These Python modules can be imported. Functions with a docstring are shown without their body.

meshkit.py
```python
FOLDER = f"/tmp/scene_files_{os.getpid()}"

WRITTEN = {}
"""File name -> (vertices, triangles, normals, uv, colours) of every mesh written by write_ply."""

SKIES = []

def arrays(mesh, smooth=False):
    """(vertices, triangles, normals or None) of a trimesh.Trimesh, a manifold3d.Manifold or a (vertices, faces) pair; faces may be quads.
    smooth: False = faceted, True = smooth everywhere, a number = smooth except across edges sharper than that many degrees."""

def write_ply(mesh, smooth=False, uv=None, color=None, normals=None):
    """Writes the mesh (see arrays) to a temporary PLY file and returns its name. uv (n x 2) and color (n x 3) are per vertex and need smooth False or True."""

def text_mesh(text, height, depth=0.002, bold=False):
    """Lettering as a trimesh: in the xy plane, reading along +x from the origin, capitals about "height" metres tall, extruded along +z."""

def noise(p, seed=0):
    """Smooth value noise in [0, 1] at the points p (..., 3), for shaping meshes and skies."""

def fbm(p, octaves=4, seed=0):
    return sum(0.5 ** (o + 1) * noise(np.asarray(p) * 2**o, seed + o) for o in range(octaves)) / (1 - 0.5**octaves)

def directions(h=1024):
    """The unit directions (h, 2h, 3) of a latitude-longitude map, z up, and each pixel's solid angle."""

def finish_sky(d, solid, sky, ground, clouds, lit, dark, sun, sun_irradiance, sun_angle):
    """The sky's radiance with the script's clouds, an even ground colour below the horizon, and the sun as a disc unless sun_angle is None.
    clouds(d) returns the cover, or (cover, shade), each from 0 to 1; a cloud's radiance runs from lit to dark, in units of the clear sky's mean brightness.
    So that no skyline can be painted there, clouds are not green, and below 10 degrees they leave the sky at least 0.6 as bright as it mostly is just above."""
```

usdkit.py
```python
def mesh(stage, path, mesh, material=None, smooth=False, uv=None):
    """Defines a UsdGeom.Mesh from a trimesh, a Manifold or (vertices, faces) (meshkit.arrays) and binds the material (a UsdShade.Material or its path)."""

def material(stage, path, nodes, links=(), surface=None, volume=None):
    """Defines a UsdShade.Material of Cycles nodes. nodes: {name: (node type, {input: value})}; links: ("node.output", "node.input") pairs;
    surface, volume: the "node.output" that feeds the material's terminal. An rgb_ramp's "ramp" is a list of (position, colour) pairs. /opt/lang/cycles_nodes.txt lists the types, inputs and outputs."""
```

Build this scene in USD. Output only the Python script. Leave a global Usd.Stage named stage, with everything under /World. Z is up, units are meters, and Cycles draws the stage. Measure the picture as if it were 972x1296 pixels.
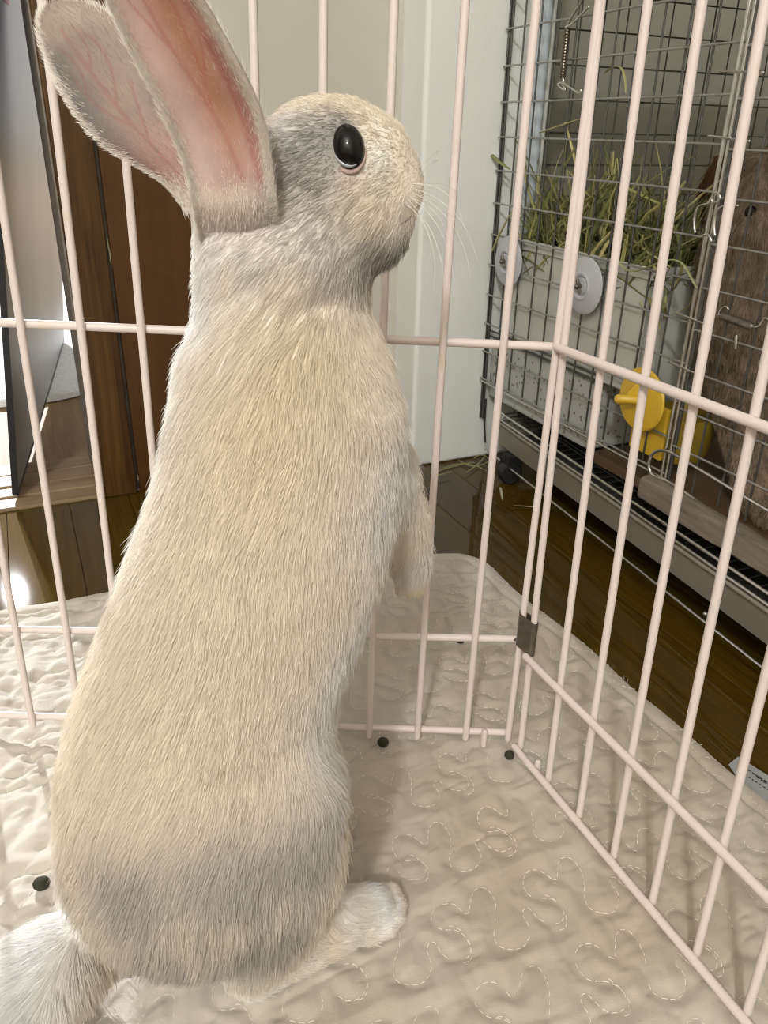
import math, random, numpy as np, trimesh, usdkit, meshkit, shapely
from scipy.spatial import cKDTree
from pxr import Usd, UsdGeom, UsdLux, UsdShade, Sdf, Gf, Vt
rng = np.random.default_rng(7)
stage = Usd.Stage.CreateInMemory()
UsdGeom.SetStageUpAxis(stage, 'Z'); UsdGeom.SetStageMetersPerUnit(stage, 1.0)
UsdGeom.Xform.Define(stage, '/World'); UsdGeom.Scope.Define(stage, '/World/Looks')

# ------------------------------------------------------------------ camera
S = 1.2                                             # metres per fitted unit
EYE = np.array([-0.0804, -0.3863, 0.3379]) * S
YAW, PITCH, ROLL, F = -0.0088, 0.4482, 0.0215, 1007.75
def cam_axes():
    f = np.array([math.sin(YAW) * math.cos(PITCH), math.cos(YAW) * math.cos(PITCH), -math.sin(PITCH)])
    r = np.array([math.cos(YAW), -math.sin(YAW), 0]); u = np.cross(r, f)
    c, s = math.cos(ROLL), math.sin(ROLL)
    return np.array([c * r + s * u, -s * r + c * u, f])
AX = cam_axes()
camera = UsdGeom.Camera.Define(stage, '/World/camera')
M = np.eye(4); M[0, :3], M[1, :3], M[2, :3], M[3, :3] = AX[0], AX[1], -AX[2], EYE
UsdGeom.Xformable(camera).AddTransformOp().Set(Gf.Matrix4d(*M.ravel().tolist()))
camera.CreateHorizontalApertureAttr(36.0); camera.CreateFocalLengthAttr(36.0 * F / 972)
camera.CreateClippingRangeAttr((0.02, 50.0)); camera.CreateFStopAttr(55.0); camera.CreateFocusDistanceAttr(0.43)
camera.CreateExposureAttr(0.15)

# room frame: a runs along the wall to the right, b away into the wall
FLOOR = -0.018
TH = math.radians(25)
UA, VB, ZZ = np.array([math.cos(TH), math.sin(TH), 0]), np.array([-math.sin(TH), math.cos(TH), 0]), np.array([0, 0, 1.0])
P0 = np.array([-0.0695, 0.5611, 0.0])
def RM(a, b, z): return P0 + UA * a + VB * b + ZZ * z

# ------------------------------------------------------------------ light: a ceiling lamp in this room, a brighter one in the next room
def globe_light(name, pos, radius, radiance, color):
    l = UsdLux.SphereLight.Define(stage, '/World/' + name); l.CreateRadiusAttr(radius); l.CreateIntensityAttr(radiance); l.CreateColorAttr(Gf.Vec3f(*color))
    UsdGeom.Xformable(l).AddTranslateOp().Set(Gf.Vec3d(*map(float, pos)))
    return l
globe_light('room_lamp', (-0.50, -2.20, 1.85), 0.08, 475.0, (0.94, 0.935, 0.925))
nl = UsdLux.DiskLight.Define(stage, '/World/next_room_lamp'); nl.CreateRadiusAttr(0.04); nl.CreateIntensityAttr(44000.0); nl.CreateColorAttr(Gf.Vec3f(0.98, 0.99, 1.02))
UsdGeom.Xformable(nl).AddTranslateOp().Set(Gf.Vec3d(-2.50, 3.90, 2.30))

# ------------------------------------------------------------------ helpers
def ray(px, py): return np.array([(px - 486) / F, -(py - 648) / F, 1.0]) @ AX
def at_z(px, py, z):
    d = ray(px, py); return EYE + d * (z - EYE[2]) / d[2]
def at_y(px, py, y):
    d = ray(px, py); return EYE + d * (y - EYE[1]) / d[1]
def at_a(px, py, a):                                  # on the plane a = const of the room frame
    d = ray(px, py); return EYE + d * (((P0 + UA * a - EYE) @ UA) / (d @ UA))
def at_b(px, py, b):
    d = ray(px, py); return EYE + d * (((P0 + VB * b - EYE) @ VB) / (d @ VB))
def room_ab(p): return (np.asarray(p) - P0) @ UA, (np.asarray(p) - P0) @ VB

used = {}
def numbered(parent, name):
    k = used.get((parent, name), -1) + 1; used[(parent, name)] = k
    return name if k == 0 else f'{name}_{k:03d}'
def tag(prim, label=None, cat=None, group=None, kind=None):
    for k, v in (('label', label), ('category', cat), ('group', group), ('kind', kind)):
        if v: prim.SetCustomDataByKey(k, v)
    return prim
def thing(name, label, cat, loc=(0, 0, 0), group=None, kind=None):
    x = UsdGeom.Xform.Define(stage, '/World/' + numbered('/World', name)); x.AddTranslateOp().Set(Gf.Vec3d(*map(float, loc)))
    return tag(x.GetPrim(), label, cat, group, kind)
def origin_of(prim):
    o = np.zeros(3)
    while prim and str(prim.GetPath()) not in ('/', '/World'):
        t = prim.GetAttribute('xformOp:translate').Get() if prim.HasAttribute('xformOp:translate') else None
        if t: o += np.array(t)
        prim = prim.GetParent()
    return o
def put(name, m, mat, parent=None, smooth=40, label=None, kind=None, cat=None, group=None, vcol=None):
    """One Mesh prim; m in world coordinates."""
    base = str(parent.GetPath()) if parent else '/World'
    v, f, n = meshkit.arrays(m, smooth)
    if vcol is not None: v, f, n = meshkit.arrays(m, True)
    o = origin_of(parent) if parent else 0
    path = base + '/' + numbered(base, name)
    q = UsdGeom.Mesh.Define(stage, path)
    q.CreatePointsAttr(Vt.Vec3fArray.FromNumpy((v - o).astype(np.float32)))
    q.CreateFaceVertexCountsAttr(Vt.IntArray.FromNumpy(np.full(len(f), 3, np.int32))); q.CreateFaceVertexIndicesAttr(Vt.IntArray.FromNumpy(f.astype(np.int32).ravel()))
    q.CreateSubdivisionSchemeAttr('none')
    if n is not None:
        q.CreateNormalsAttr(Vt.Vec3fArray.FromNumpy(n.astype(np.float32))); q.SetNormalsInterpolation('vertex')
    if vcol is not None:
        UsdGeom.PrimvarsAPI(q).CreatePrimvar('vcol', Sdf.ValueTypeNames.Color3fArray, 'vertex').Set(Vt.Vec3fArray.FromNumpy(np.asarray(vcol, np.float32)))
    UsdShade.MaterialBindingAPI.Apply(q.GetPrim()).Bind(mat)
    return tag(q.GetPrim(), label, cat, group, kind)
def curves(name, pts, widths, mat, parent, cols=None, label=None):
    """pts (n, k, 3) world; widths (k,) or (n, k)."""
    base = str(parent.GetPath()); path = base + '/' + numbered(base, name); n, k = pts.shape[:2]
    c = UsdGeom.BasisCurves.Define(stage, path); c.CreateTypeAttr('linear')
    c.CreatePointsAttr(Vt.Vec3fArray.FromNumpy((pts - origin_of(parent)).reshape(-1, 3).astype(np.float32)))
    c.CreateCurveVertexCountsAttr(Vt.IntArray.FromNumpy(np.full(n, k, np.int32)))
    c.CreateWidthsAttr(Vt.FloatArray.FromNumpy(np.ascontiguousarray(np.broadcast_to(widths, (n, k)), np.float32).ravel())); c.SetWidthsInterpolation('vertex')
    if cols is not None: UsdGeom.PrimvarsAPI(c).CreatePrimvar('vcol', Sdf.ValueTypeNames.Color3fArray, 'uniform').Set(Vt.Vec3fArray.FromNumpy(np.asarray(cols, np.float32)))
    UsdShade.MaterialBindingAPI.Apply(c.GetPrim()).Bind(mat)
    return tag(c.GetPrim(), label)
cat_ = trimesh.util.concatenate
def rbox(a0, a1, b0, b1, z0, z1, bev=0.0):
    c = np.array([RM(a, b, z) for a in (a0, a1) for b in (b0, b1) for z in (z0, z1)])
    if bev > 0: return rounded(np.array([[a0, b0, z0], [a1, b1, z1]]), bev)
    return trimesh.convex.convex_hull(c)
def rounded(bb, r):
    (a0, b0, z0), (a1, b1, z1) = bb
    s = trimesh.creation.icosphere(1, r); pts = []
    for a in (a0 + r, a1 - r):
        for b in (b0 + r, b1 - r):
            for z in (z0 + r, z1 - r): pts.append(np.array(s.vertices) @ np.array([UA, VB, ZZ]) + RM(a, b, z))
    return trimesh.convex.convex_hull(np.vstack(pts))
def frames(p, closed=False):
    p = np.asarray(p, float); t = np.gradient(p, axis=0) if len(p) > 2 else np.repeat((p[1:] - p[:1]), 2, 0)
    t /= np.linalg.norm(t, axis=1, keepdims=True) + 1e-12
    a = np.cross(t[0], [0, 0, 1.0] if abs(t[0, 2]) < 0.9 else [1.0, 0, 0]); out = []
    for q in t:
        a = a - q * (a @ q); a /= np.linalg.norm(a) + 1e-12; out.append(a)
    A = np.array(out); return t, A, np.cross(t, A)
def tube(p, r, sides=10, flat=None):
    """Swept round wire with domed ends. flat = (ratio) squashes the second axis."""
    p = np.asarray(p, float); r = np.broadcast_to(np.asarray(r, float), (len(p),)).copy()
    if len(p) == 2 and len(set(r)) == 1: pass
    t, A, B = frames(p)
    e = r[0] * 0.55, r[-1] * 0.55
    P = np.vstack([p[:1] - t[:1] * e[0], p, p[-1:] + t[-1:] * e[1]]); Rr = np.r_[r[0] * 0.6, r, r[-1] * 0.6]
    A = np.vstack([A[:1], A, A[-1:]]); B = np.vstack([B[:1], B, B[-1:]])
    g = np.arange(sides) * 2 * np.pi / sides
    v = P[:, None] + Rr[:, None, None] * (np.cos(g)[None, :, None] * A[:, None] + (flat or 1) * np.sin(g)[None, :, None] * B[:, None])
    n = len(P); i, j = np.meshgrid(np.arange(n - 1), np.arange(sides), indexing='ij'); k = (j + 1) % sides
    q = np.stack([i * sides + j, i * sides + k, (i + 1) * sides + k, (i + 1) * sides + j], -1).reshape(-1, 4)
    f = np.vstack([q[:, [0, 1, 2]], q[:, [0, 2, 3]]]); V = v.reshape(-1, 3)
    c0, c1 = len(V), len(V) + 1; V = np.vstack([V, P[0] - t[0] * e[0] * 0.2, P[-1] + t[-1] * e[1] * 0.2])
    jj = np.arange(sides); kk = (jj + 1) % sides
    f = np.vstack([f, np.stack([np.full(sides, c0), kk, jj], 1), np.stack([np.full(sides, c1), (n - 1) * sides + jj, (n - 1) * sides + kk], 1)])
    return trimesh.Trimesh(V, f[:, ::-1], process=False)
def spline(p, n=24, closed=False):
    from scipy.interpolate import splprep, splev
    p = np.asarray(p, float)
    if closed: p = np.vstack([p, p[:1]])
    k = min(3, len(p) - 1)
    tck, _ = splprep(p.T, s=0, k=k, per=closed)
    return np.array(splev(np.linspace(0, 1, n, endpoint=not closed), tck)).T
def lathe(prof, origin, axis, n=32):
    """prof (r, h) pairs turned about axis at origin."""
    prof = np.asarray(prof, float); axis = np.asarray(axis, float) / np.linalg.norm(axis)
    a = np.cross(axis, [0, 0, 1.0] if abs(axis[2]) < 0.9 else [1.0, 0, 0]); a /= np.linalg.norm(a); b = np.cross(axis, a)
    g = np.arange(n) * 2 * np.pi / n
    v = np.asarray(origin) + prof[:, None, :1] * (np.cos(g)[None, :, None] * a + np.sin(g)[None, :, None] * b) + prof[:, None, 1:] * axis
    m = len(prof); i, j = np.meshgrid(np.arange(m - 1), np.arange(n), indexing='ij'); k = (j + 1) % n
    q = np.stack([i * n + j, i * n + k, (i + 1) * n + k, (i + 1) * n + j], -1).reshape(-1, 4)
    mm = trimesh.Trimesh(v.reshape(-1, 3), np.vstack([q[:, [0, 1, 2]], q[:, [0, 2, 3]]]), process=False); mm.merge_vertices(); mm.update_faces(mm.nondegenerate_faces()); mm.fix_normals()
    return mm
def surface_nets(fn, lo, hi, h):
    """Mesh of fn(points) = 0 (negative inside) on a grid of step h."""
    lo, hi = np.asarray(lo, float), np.asarray(hi, float); n = np.ceil((hi - lo) / h).astype(int) + 1
    ax = [lo[i] + h * np.arange(n[i]) for i in range(3)]
    X = np.stack(np.meshgrid(*ax, indexing='ij'), -1); D = np.nan_to_num(fn(X.reshape(-1, 3)).reshape(n), nan=1.0)
    ins = D < 0; c = np.zeros(n - 1, int)
    for d in np.ndindex(2, 2, 2): c += ins[d[0]:n[0] - 1 + d[0], d[1]:n[1] - 1 + d[1], d[2]:n[2] - 1 + d[2]]
    act = (c > 0) & (c < 8); idx = -np.ones(n - 1, int); cells = np.argwhere(act); idx[act] = np.arange(len(cells))
    acc, cnt = np.zeros((len(cells), 3)), np.zeros(len(cells))
    corners = list(np.ndindex(2, 2, 2))
    for p in corners:
        for k in range(3):
            if p[k]: continue
            q = list(p); q[k] = 1
            a, b = D[tuple((cells + p).T)], D[tuple((cells + q).T)]; s = (a < 0) != (b < 0)
            t = np.where(s, a / np.where(s, a - b, 1), 0)
            w = np.array(p, float)[None] + t[:, None] * np.eye(3)[k]
            acc += np.where(s[:, None], w, 0); cnt += s
    V = lo + h * (cells + acc / cnt[:, None]); F_ = []
    for k in range(3):
        i, j = [x for x in range(3) if x != k]
        sl = [slice(None)] * 3; sl[k] = slice(0, n[k] - 1); s2 = [slice(None)] * 3; s2[k] = slice(1, n[k])
        cr = ins[tuple(sl)] != ins[tuple(s2)]; e = np.argwhere(cr); e = e[(e[:, i] > 0) & (e[:, j] > 0) & (e[:, i] < n[i] - 1) & (e[:, j] < n[j] - 1)]
        def ce(di, dj):
            g = e.copy(); g[:, i] += di; g[:, j] += dj; return idx[tuple(g.T)]
        q = np.stack([ce(-1, -1), ce(0, -1), ce(0, 0), ce(-1, 0)], 1)
        flip = ins[tuple(e.T)] ^ (k == 1); q[~flip] = q[~flip][:, ::-1]; F_.append(q)
    Q = np.vstack(F_); m = trimesh.Trimesh(V, np.vstack([Q[:, [0, 1, 2]], Q[:, [0, 2, 3]]]), process=False)
    if m.volume < 0: m.invert()
    return m
def relax(m, n=6):
    from scipy.sparse import coo_matrix, diags
    e = m.edges_unique; k = len(m.vertices); A = coo_matrix((np.ones(len(e) * 2), (np.r_[e[:, 0], e[:, 1]], np.r_[e[:, 1], e[:, 0]])), (k, k)).tocsr(); A = diags(1 / np.maximum(np.asarray(A.sum(1)).ravel(), 1)) @ A
    v = np.array(m.vertices)
    for _ in range(n):
        for w in (.5, -.52): v = v + w * (A @ v - v)
    m.vertices = v; return m
def mat(name, nodes, links, surface='p.BSDF'): return usdkit.material(stage, '/World/Looks/' + name, nodes, links, surface=surface)
def plain(name, color, rough=0.5, metal=0.0, spec=0.5, vary=0.0, scale=30.0, bump=0.0, bscale=200.0, coat=0.0, stretch=(1, 1, 1)):
    """Principled material with gentle noise of tone and fine relief."""
    n = {'p': ('principled_bsdf', {'base_color': color, 'roughness': rough, 'metallic': metal, 'specular_ior_level': spec, 'coat_weight': coat}), 'g': ('texture_coordinate', {}), 'mp': ('mapping', {'scale': stretch})}
    l = [('g.object', 'mp.vector')]
    if vary > 0:
        n['n'] = ('noise_texture', {'scale': scale, 'detail': 4.0}); n['r'] = ('rgb_ramp', {'ramp': [(0.25, tuple(c * (1 - vary) for c in color)), (0.75, tuple(min(1, c * (1 + vary * 0.6)) for c in color))]})
        l += [('mp.vector', 'n.vector'), ('n.fac', 'r.fac'), ('r.color', 'p.base_color')]
    if bump > 0:
        n['n2'] = ('noise_texture', {'scale': bscale, 'detail': 3.0}); n['b'] = ('bump', {'strength': 0.5, 'distance': bump})
        l += [('mp.vector', 'n2.vector'), ('n2.fac', 'b.height'), ('b.normal', 'p.normal')]
    return mat(name, n, l)
def wood(name, dark, light, rough, grain, bump=0.0002, coat=0.0, tone=0.12, spec=0.5):
    """Grain along the room axes: grain = feature size in metres along (a, b, z); each piece has its own run of grain and tone."""
    n = {'p': ('principled_bsdf', {'roughness': rough, 'coat_weight': coat, 'coat_roughness': 0.1, 'specular_ior_level': spec}), 'g': ('geometry', {}), 'o': ('object_info', {}),
         'mp': ('mapping', {'mapping_type': 'texture', 'rotation': (0, 0, TH), 'scale': grain}), 'k': ('math', {'math_type': 'multiply', 'value2': 37.0}), 'ad': ('vector_math', {'math_type': 'add'}),
         'n': ('noise_texture', {'scale': 1.0, 'detail': 6.0, 'roughness': 0.62, 'distortion': 0.7}), 'r': ('rgb_ramp', {'ramp': [(0.28, dark), (0.52, tuple((a + b) / 2 for a, b in zip(dark, light))), (0.75, light)]}),
         'mr': ('map_range', {'from_min': 0.0, 'from_max': 1.0, 'to_min': 1.0 - tone, 'to_max': 1.0 + tone}), 'h': ('hsv', {}), 'b': ('bump', {'strength': 0.35, 'distance': bump})}
    return mat(name, n, [('g.position', 'mp.vector'), ('o.random', 'k.value1'), ('mp.vector', 'ad.vector1'), ('k.value', 'ad.vector2'), ('ad.vector', 'n.vector'), ('n.fac', 'r.fac'), ('r.color', 'h.color'),
                         ('o.random', 'mr.value'), ('mr.result', 'h.value'), ('h.color', 'p.base_color'), ('n.fac', 'b.height'), ('b.normal', 'p.normal')])

# ------------------------------------------------------------------ the setting
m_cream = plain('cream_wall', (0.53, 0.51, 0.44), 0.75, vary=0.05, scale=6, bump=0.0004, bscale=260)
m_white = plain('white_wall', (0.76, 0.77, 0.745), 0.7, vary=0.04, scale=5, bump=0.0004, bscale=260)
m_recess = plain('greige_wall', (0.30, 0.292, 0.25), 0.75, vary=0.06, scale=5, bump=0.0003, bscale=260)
m_ceiling = plain('ceiling_white', (0.75, 0.74, 0.71), 0.8)
m_hallwall = plain('next_room_wall', (0.60, 0.63, 0.68), 0.8)
m_jamb = plain('jamb_grey', (0.22, 0.19, 0.15), 0.5, vary=0.15, scale=40)
m_floor = wood('floor_wood', (0.046, 0.026, 0.002), (0.084, 0.051, 0.006), 0.024, (0.004, 0.12, 0.01), 0.0000012, coat=0.0, tone=0.08, spec=.40)
m_floor2 = wood('next_floor_wood', (0.16, 0.11, 0.055), (0.26, 0.185, 0.10), 0.55, (0.006, 0.14, 0.01), 0.0001, coat=0.0, spec=.15)
m_sill = wood('threshold_wood', (0.20, 0.14, 0.08), (0.32, 0.235, 0.14), 0.5, (0.20, 0.006, 0.006), 0.0001, coat=0.0, spec=.2)
m_door = wood('door_wood', (0.032, 0.013, 0.002), (0.125, 0.058, 0.014), 0.38, (0.008, 0.008, 0.16), 0.0002, coat=0.06, spec=.35)
m_door2 = wood('door_panel_wood', (0.070, 0.028, 0.007), (0.100, 0.044, 0.013), 0.33, (0.012, 0.012, 0.25), 0.0001, coat=0.05, spec=.35)
m_sliver = plain('raw_wood', (0.45, 0.40, 0.22), 0.7, vary=0.2, scale=300)
def structure(name, m, mt, parent=None, smooth=30): return put(name, m, mt, parent, smooth, kind=None if parent else 'structure')
A0, A1, B0, BW, BT = -2.2, 1.0, -3.1, 0.060, 0.188
DL, DR = -1.25, -0.404                                # the doorway
structure('wall_back', cat_([rbox(-0.25, 0.02, BW, BT, FLOOR, 2.4), rbox(DR, -0.25, BW + 0.02, BT, 2.0, 2.4), rbox(A0, DL, BW, BT, FLOOR, 2.4), rbox(DL, DR, BW, BT, 2.0, 2.4)]), m_cream)
structure('wall_pillar', rbox(0.0, 0.172, 0.0, 0.30, FLOOR, 2.4, 0.006), m_white)
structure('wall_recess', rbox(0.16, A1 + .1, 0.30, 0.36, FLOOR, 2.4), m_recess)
structure('wall_right', rbox(A1, A1 + 0.06, B0, 0.30, FLOOR, 2.4), m_cream)
structure('wall_left', rbox(A0 - 0.06, A0, B0, BW, FLOOR, 2.4), m_cream)
structure('wall_front', rbox(A0, A1, B0 - 0.06, B0, FLOOR, 2.4), m_cream)
structure('ceiling', rbox(A0, A1, B0, 0.34, 2.4, 2.46), m_ceiling)
fl = tag(UsdGeom.Xform.Define(stage, '/World/floor').GetPrim(), kind='structure')
structure('subfloor', rbox(A0, A1, B0, 0.32, FLOOR - 0.06, FLOOR - 0.012), m_jamb, fl)
PW = 0.0705
k0 = -0.0208
for k in range(-31, 15):
    a = k0 + k * PW; lo, hi = max(a, A0), min(a + PW, A1)
    if hi - lo < 0.01: continue
    e = 0.0002
    structure('plank', rbox(lo + e, hi - e, B0, BW if hi < 0.01 else 0.30, FLOOR - 0.012, FLOOR, 0.0006), m_floor, fl)
# next room
structure('wall_far', rbox(-4.5, 2.6, 7.4, 7.46, FLOOR, 2.5), m_hallwall)
structure('wall_far_left', rbox(-4.56, -4.5, BT, 7.4, FLOOR, 2.5), m_hallwall)
structure('wall_far_right', rbox(2.6, 2.66, 0.36, 7.4, FLOOR, 2.5), m_hallwall)
structure('wall_near_left', rbox(-4.5, A0 - 0.06, BT - 0.06, BT, FLOOR, 2.5), m_hallwall)
structure('wall_near_right', rbox(A1 + .06, 2.6, 0.30, 0.36, FLOOR, 2.5), m_hallwall)
structure('ceiling_far', rbox(-4.5, 2.6, 0.19, 7.4, 2.5, 2.56), m_ceiling)
f2 = tag(UsdGeom.Xform.Define(stage, '/World/floor_far').GetPrim(), kind='structure')
structure('subfloor', rbox(-4.5, 2.6, BT, 7.4, FLOOR - 0.06, FLOOR - 0.012), m_jamb, f2)
for k in range(0, 44):
    a = -1.60 + k * 0.094
    structure('plank', rbox(a + 0.0006, a + 0.0934, BT, 7.4, FLOOR - 0.012, FLOOR - 0.001, 0.0012), m_floor2, f2)
structure('plank', rbox(-4.5, -1.6, BT, 7.4, FLOOR - 0.012, FLOOR - 0.001, 0.0012), m_floor2, f2)
# threshold: three ridged strips
sill = tag(UsdGeom.Xform.Define(stage, '/World/trim_1').GetPrim(), kind='structure')
bs = [0.052, 0.083, 0.112, 0.150, 0.190]
for i in range(4):
    structure('threshold_strip', rbox(DL, DR, bs[i] + 0.0008, bs[i + 1] - 0.0008, FLOOR - 0.012, FLOOR + [0.004, 0.006, 0.008, 0.008][i], 0.002), m_sill, sill)
jb = structure('trim_2', rbox(DR - 0.002, DR + 0.012, BW + 0.001, BT, FLOOR, 2.0, 0.001), m_jamb)
# the dark wood door frame: stile, gap and recessed panel
dr = tag(UsdGeom.Xform.Define(stage, '/World/door_1').GetPrim(), kind='structure')
put('stile', rbox(DR, -0.3615, 0.050, 0.086, FLOOR, 2.0, 0.002), m_door, dr)
put('door_panel', rbox(-0.3575, -0.25, 0.056, 0.080, FLOOR, 2.0, 0.002), m_door2, dr)
put('door_edge', rbox(-0.3615, -0.3575, 0.064, 0.080, FLOOR, 2.0), m_jamb, dr)
for (p0, p1) in (((136, 302), (141, 336)), ((160, 462), (178, 600)), ((174.5, 601), (179, 621))):
    q0, q1 = at_b(*p0, 0.058), at_b(*p1, 0.058); q0[2], q1[2] = max(q0[2], FLOOR + .002), max(q1[2], FLOOR + .002)
    put('splinter', tube(np.linspace(q0, q1, 5) + rng.normal(0, 0.0004, (5, 3)), [0.0006, 0.0011, 0.0009, 0.0011, 0.0004], 6), m_sliver, dr, label='pale raw wood splinter in the gap')

# ------------------------------------------------------------------ the leaning board and rug in the next room
m_board = plain('grey_gloss_sheet', (0.33, 0.33, 0.325), 0.42, spec=.3, vary=0.12, scale=3, coat=0.0, stretch=(3, 3, 0.6))
m_dark = plain('dark_edge', (0.010, 0.011, 0.014), 0.4)
m_rug = plain('white_rug', (0.78, 0.80, 0.83), 0.95, vary=0.10, scale=160, bump=0.004, bscale=130)
m_pink = plain('pink_sticker', (0.85, 0.30, 0.38), 0.5)
N0, F0 = RM(-0.502, 0.070, FLOOR + 0.0135), RM(-0.392, 0.840, FLOOR + 0.021)
up = -ray(151, 2750); up /= np.linalg.norm(up)
wd = F0 - N0; thick = np.cross(up, wd); thick /= np.linalg.norm(thick)
bo = thing('board', 'tall glossy pale grey board with a dark edge leaning in the doorway', 'board', N0)
def slab(o, du, dv, dn, u0, u1, v0, v1, n0, n1): return trimesh.convex.convex_hull(np.array([o + du * u + dv * w + dn * q for u in (u0, u1) for w in (v0, v1) for q in (n0, n1)]))
LW = np.linalg.norm(wd); du = wd / LW; dv = up - du * (up @ du); dv = up
put('sheet', slab(N0, du, dv, thick, 0.0035, LW, 0.0, 1.05, -0.003, 0.003), m_board, bo)
put('edge_strip', slab(N0, du, dv, thick, 0.0, 0.0035, 0.0, 1.05, -0.0036, 0.0036), m_dark, bo, label='dark edge strip')
put('bottom_strip', slab(N0, du, dv, thick, 0.0035, LW, -0.003, 0.004, -0.0034, 0.0034), m_dark, bo)
sg = np.sign(thick @ (EYE - N0))
q = at_y(9, 2, 0); d_ = ray(9, 2); pn = EYE + d_ * (((N0 + thick * sg * 0.003 - EYE) @ thick) / (d_ @ thick))
put('sticker', slab(pn, du, dv, thick * sg, -0.06, 0.012, -0.002, 0.02, 0.0002, 0.001), m_pink, bo, label='small pink sticker')
rug_pts = [(-0.30, 0.53), (-0.384, 0.500), (-0.405, 0.487), (-0.43, 0.478), (-0.52, 0.473), (-0.9, 0.47), (-1.4, 0.50), (-1.4, 2.4), (-0.25, 2.4)]
rp = spline(rug_pts[:6], 24); rp = np.vstack([rp, rug_pts[6:]])
poly = shapely.Polygon(rp)
rm_ = trimesh.creation.extrude_polygon(poly.buffer(-0.004), 0.014, engine='earcut'); r2 = trimesh.creation.extrude_polygon(poly, 0.009, engine='earcut'); r2.apply_translation([0, 0, 0.002])
rr = cat_([rm_, r2]); vv = np.array(rr.vertices); rr.vertices = P0 + vv[:, :1] * UA + vv[:, 1:2] * VB + ZZ * (vv[:, 2:] + FLOOR)
rug = put('rug', rr, m_rug, None, 30, 'fluffy white rug with a rounded edge on the floor beyond the doorway', cat='rug')

# ------------------------------------------------------------------ the quilted mat
m_quilt = mat('quilt_cotton', {'a': ('attribute', {'attribute': 'vcol'}), 'p': ('principled_bsdf', {'roughness': 0.9, 'sheen_weight': 0.2, 'sheen_roughness': 0.4}), 'g': ('geometry', {}), 'n': ('noise_texture', {'scale': 9.0, 'detail': 3.0}), 'r': ('rgb_ramp', {'ramp': [(0.3, (.94, .93, .91)), (0.6, (1., 1., 1.))]}),
    'mx': ('mix', {'mix_type': 'multiply', 'fac': 1.0}), 'w': ('noise_texture', {'scale': 1400.0, 'detail': 1.0}), 'b': ('bump', {'strength': 0.5, 'distance': 0.0003})},
    [('g.position', 'n.vector'), ('n.fac', 'r.fac'), ('a.color', 'mx.color1'), ('r.color', 'mx.color2'), ('mx.color', 'p.base_color'), ('g.position', 'w.vector'), ('w.fac', 'b.height'), ('b.normal', 'p.normal')])
m_thread = plain('quilting_thread', (0.80, 0.75, 0.67), 0.6)
MZ = -0.0075
E1, E2 = np.array([0.0241, -0.0500]), np.array([0.0815, -0.0260])
H1 = np.array([-0.0939, -0.0418])
MOTIF = np.array([[-.0028,-.0311],[.0017,-.0291],[.0033,-.0235],[.0013,-.017],[-.0039,-.0124],[-.009,-.0116],[-.0148,-.0118],[-.0201,-.0071],[-.0219,-.0012],[-.02,.0049],[-.0141,.0082],[-.008,.0064],[-.0027,.0015],[0,0],
    [.0017,.0037],[.0039,.012],[.0084,.0171],[.0122,.0172],[.0167,.0115],[.0181,.0043],[.017,-.0057],[.0164,-.0126],[.0178,-.0173],[.0242,-.0199],[.0315,-.0187],[.036,-.0138],[.037,-.0069],[.0344,.0009],[.0368,.004],[.0411,.0002],[.0453,-.0037],[.0525,-.0054],[.0579,-.0022],[.0591,.0039],[.0551,.0099],[.0493,.0134],[.0447,.0126]])
edge_px = [(-40, 782), (0, 772), (70, 761), (140, 748)]
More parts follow.
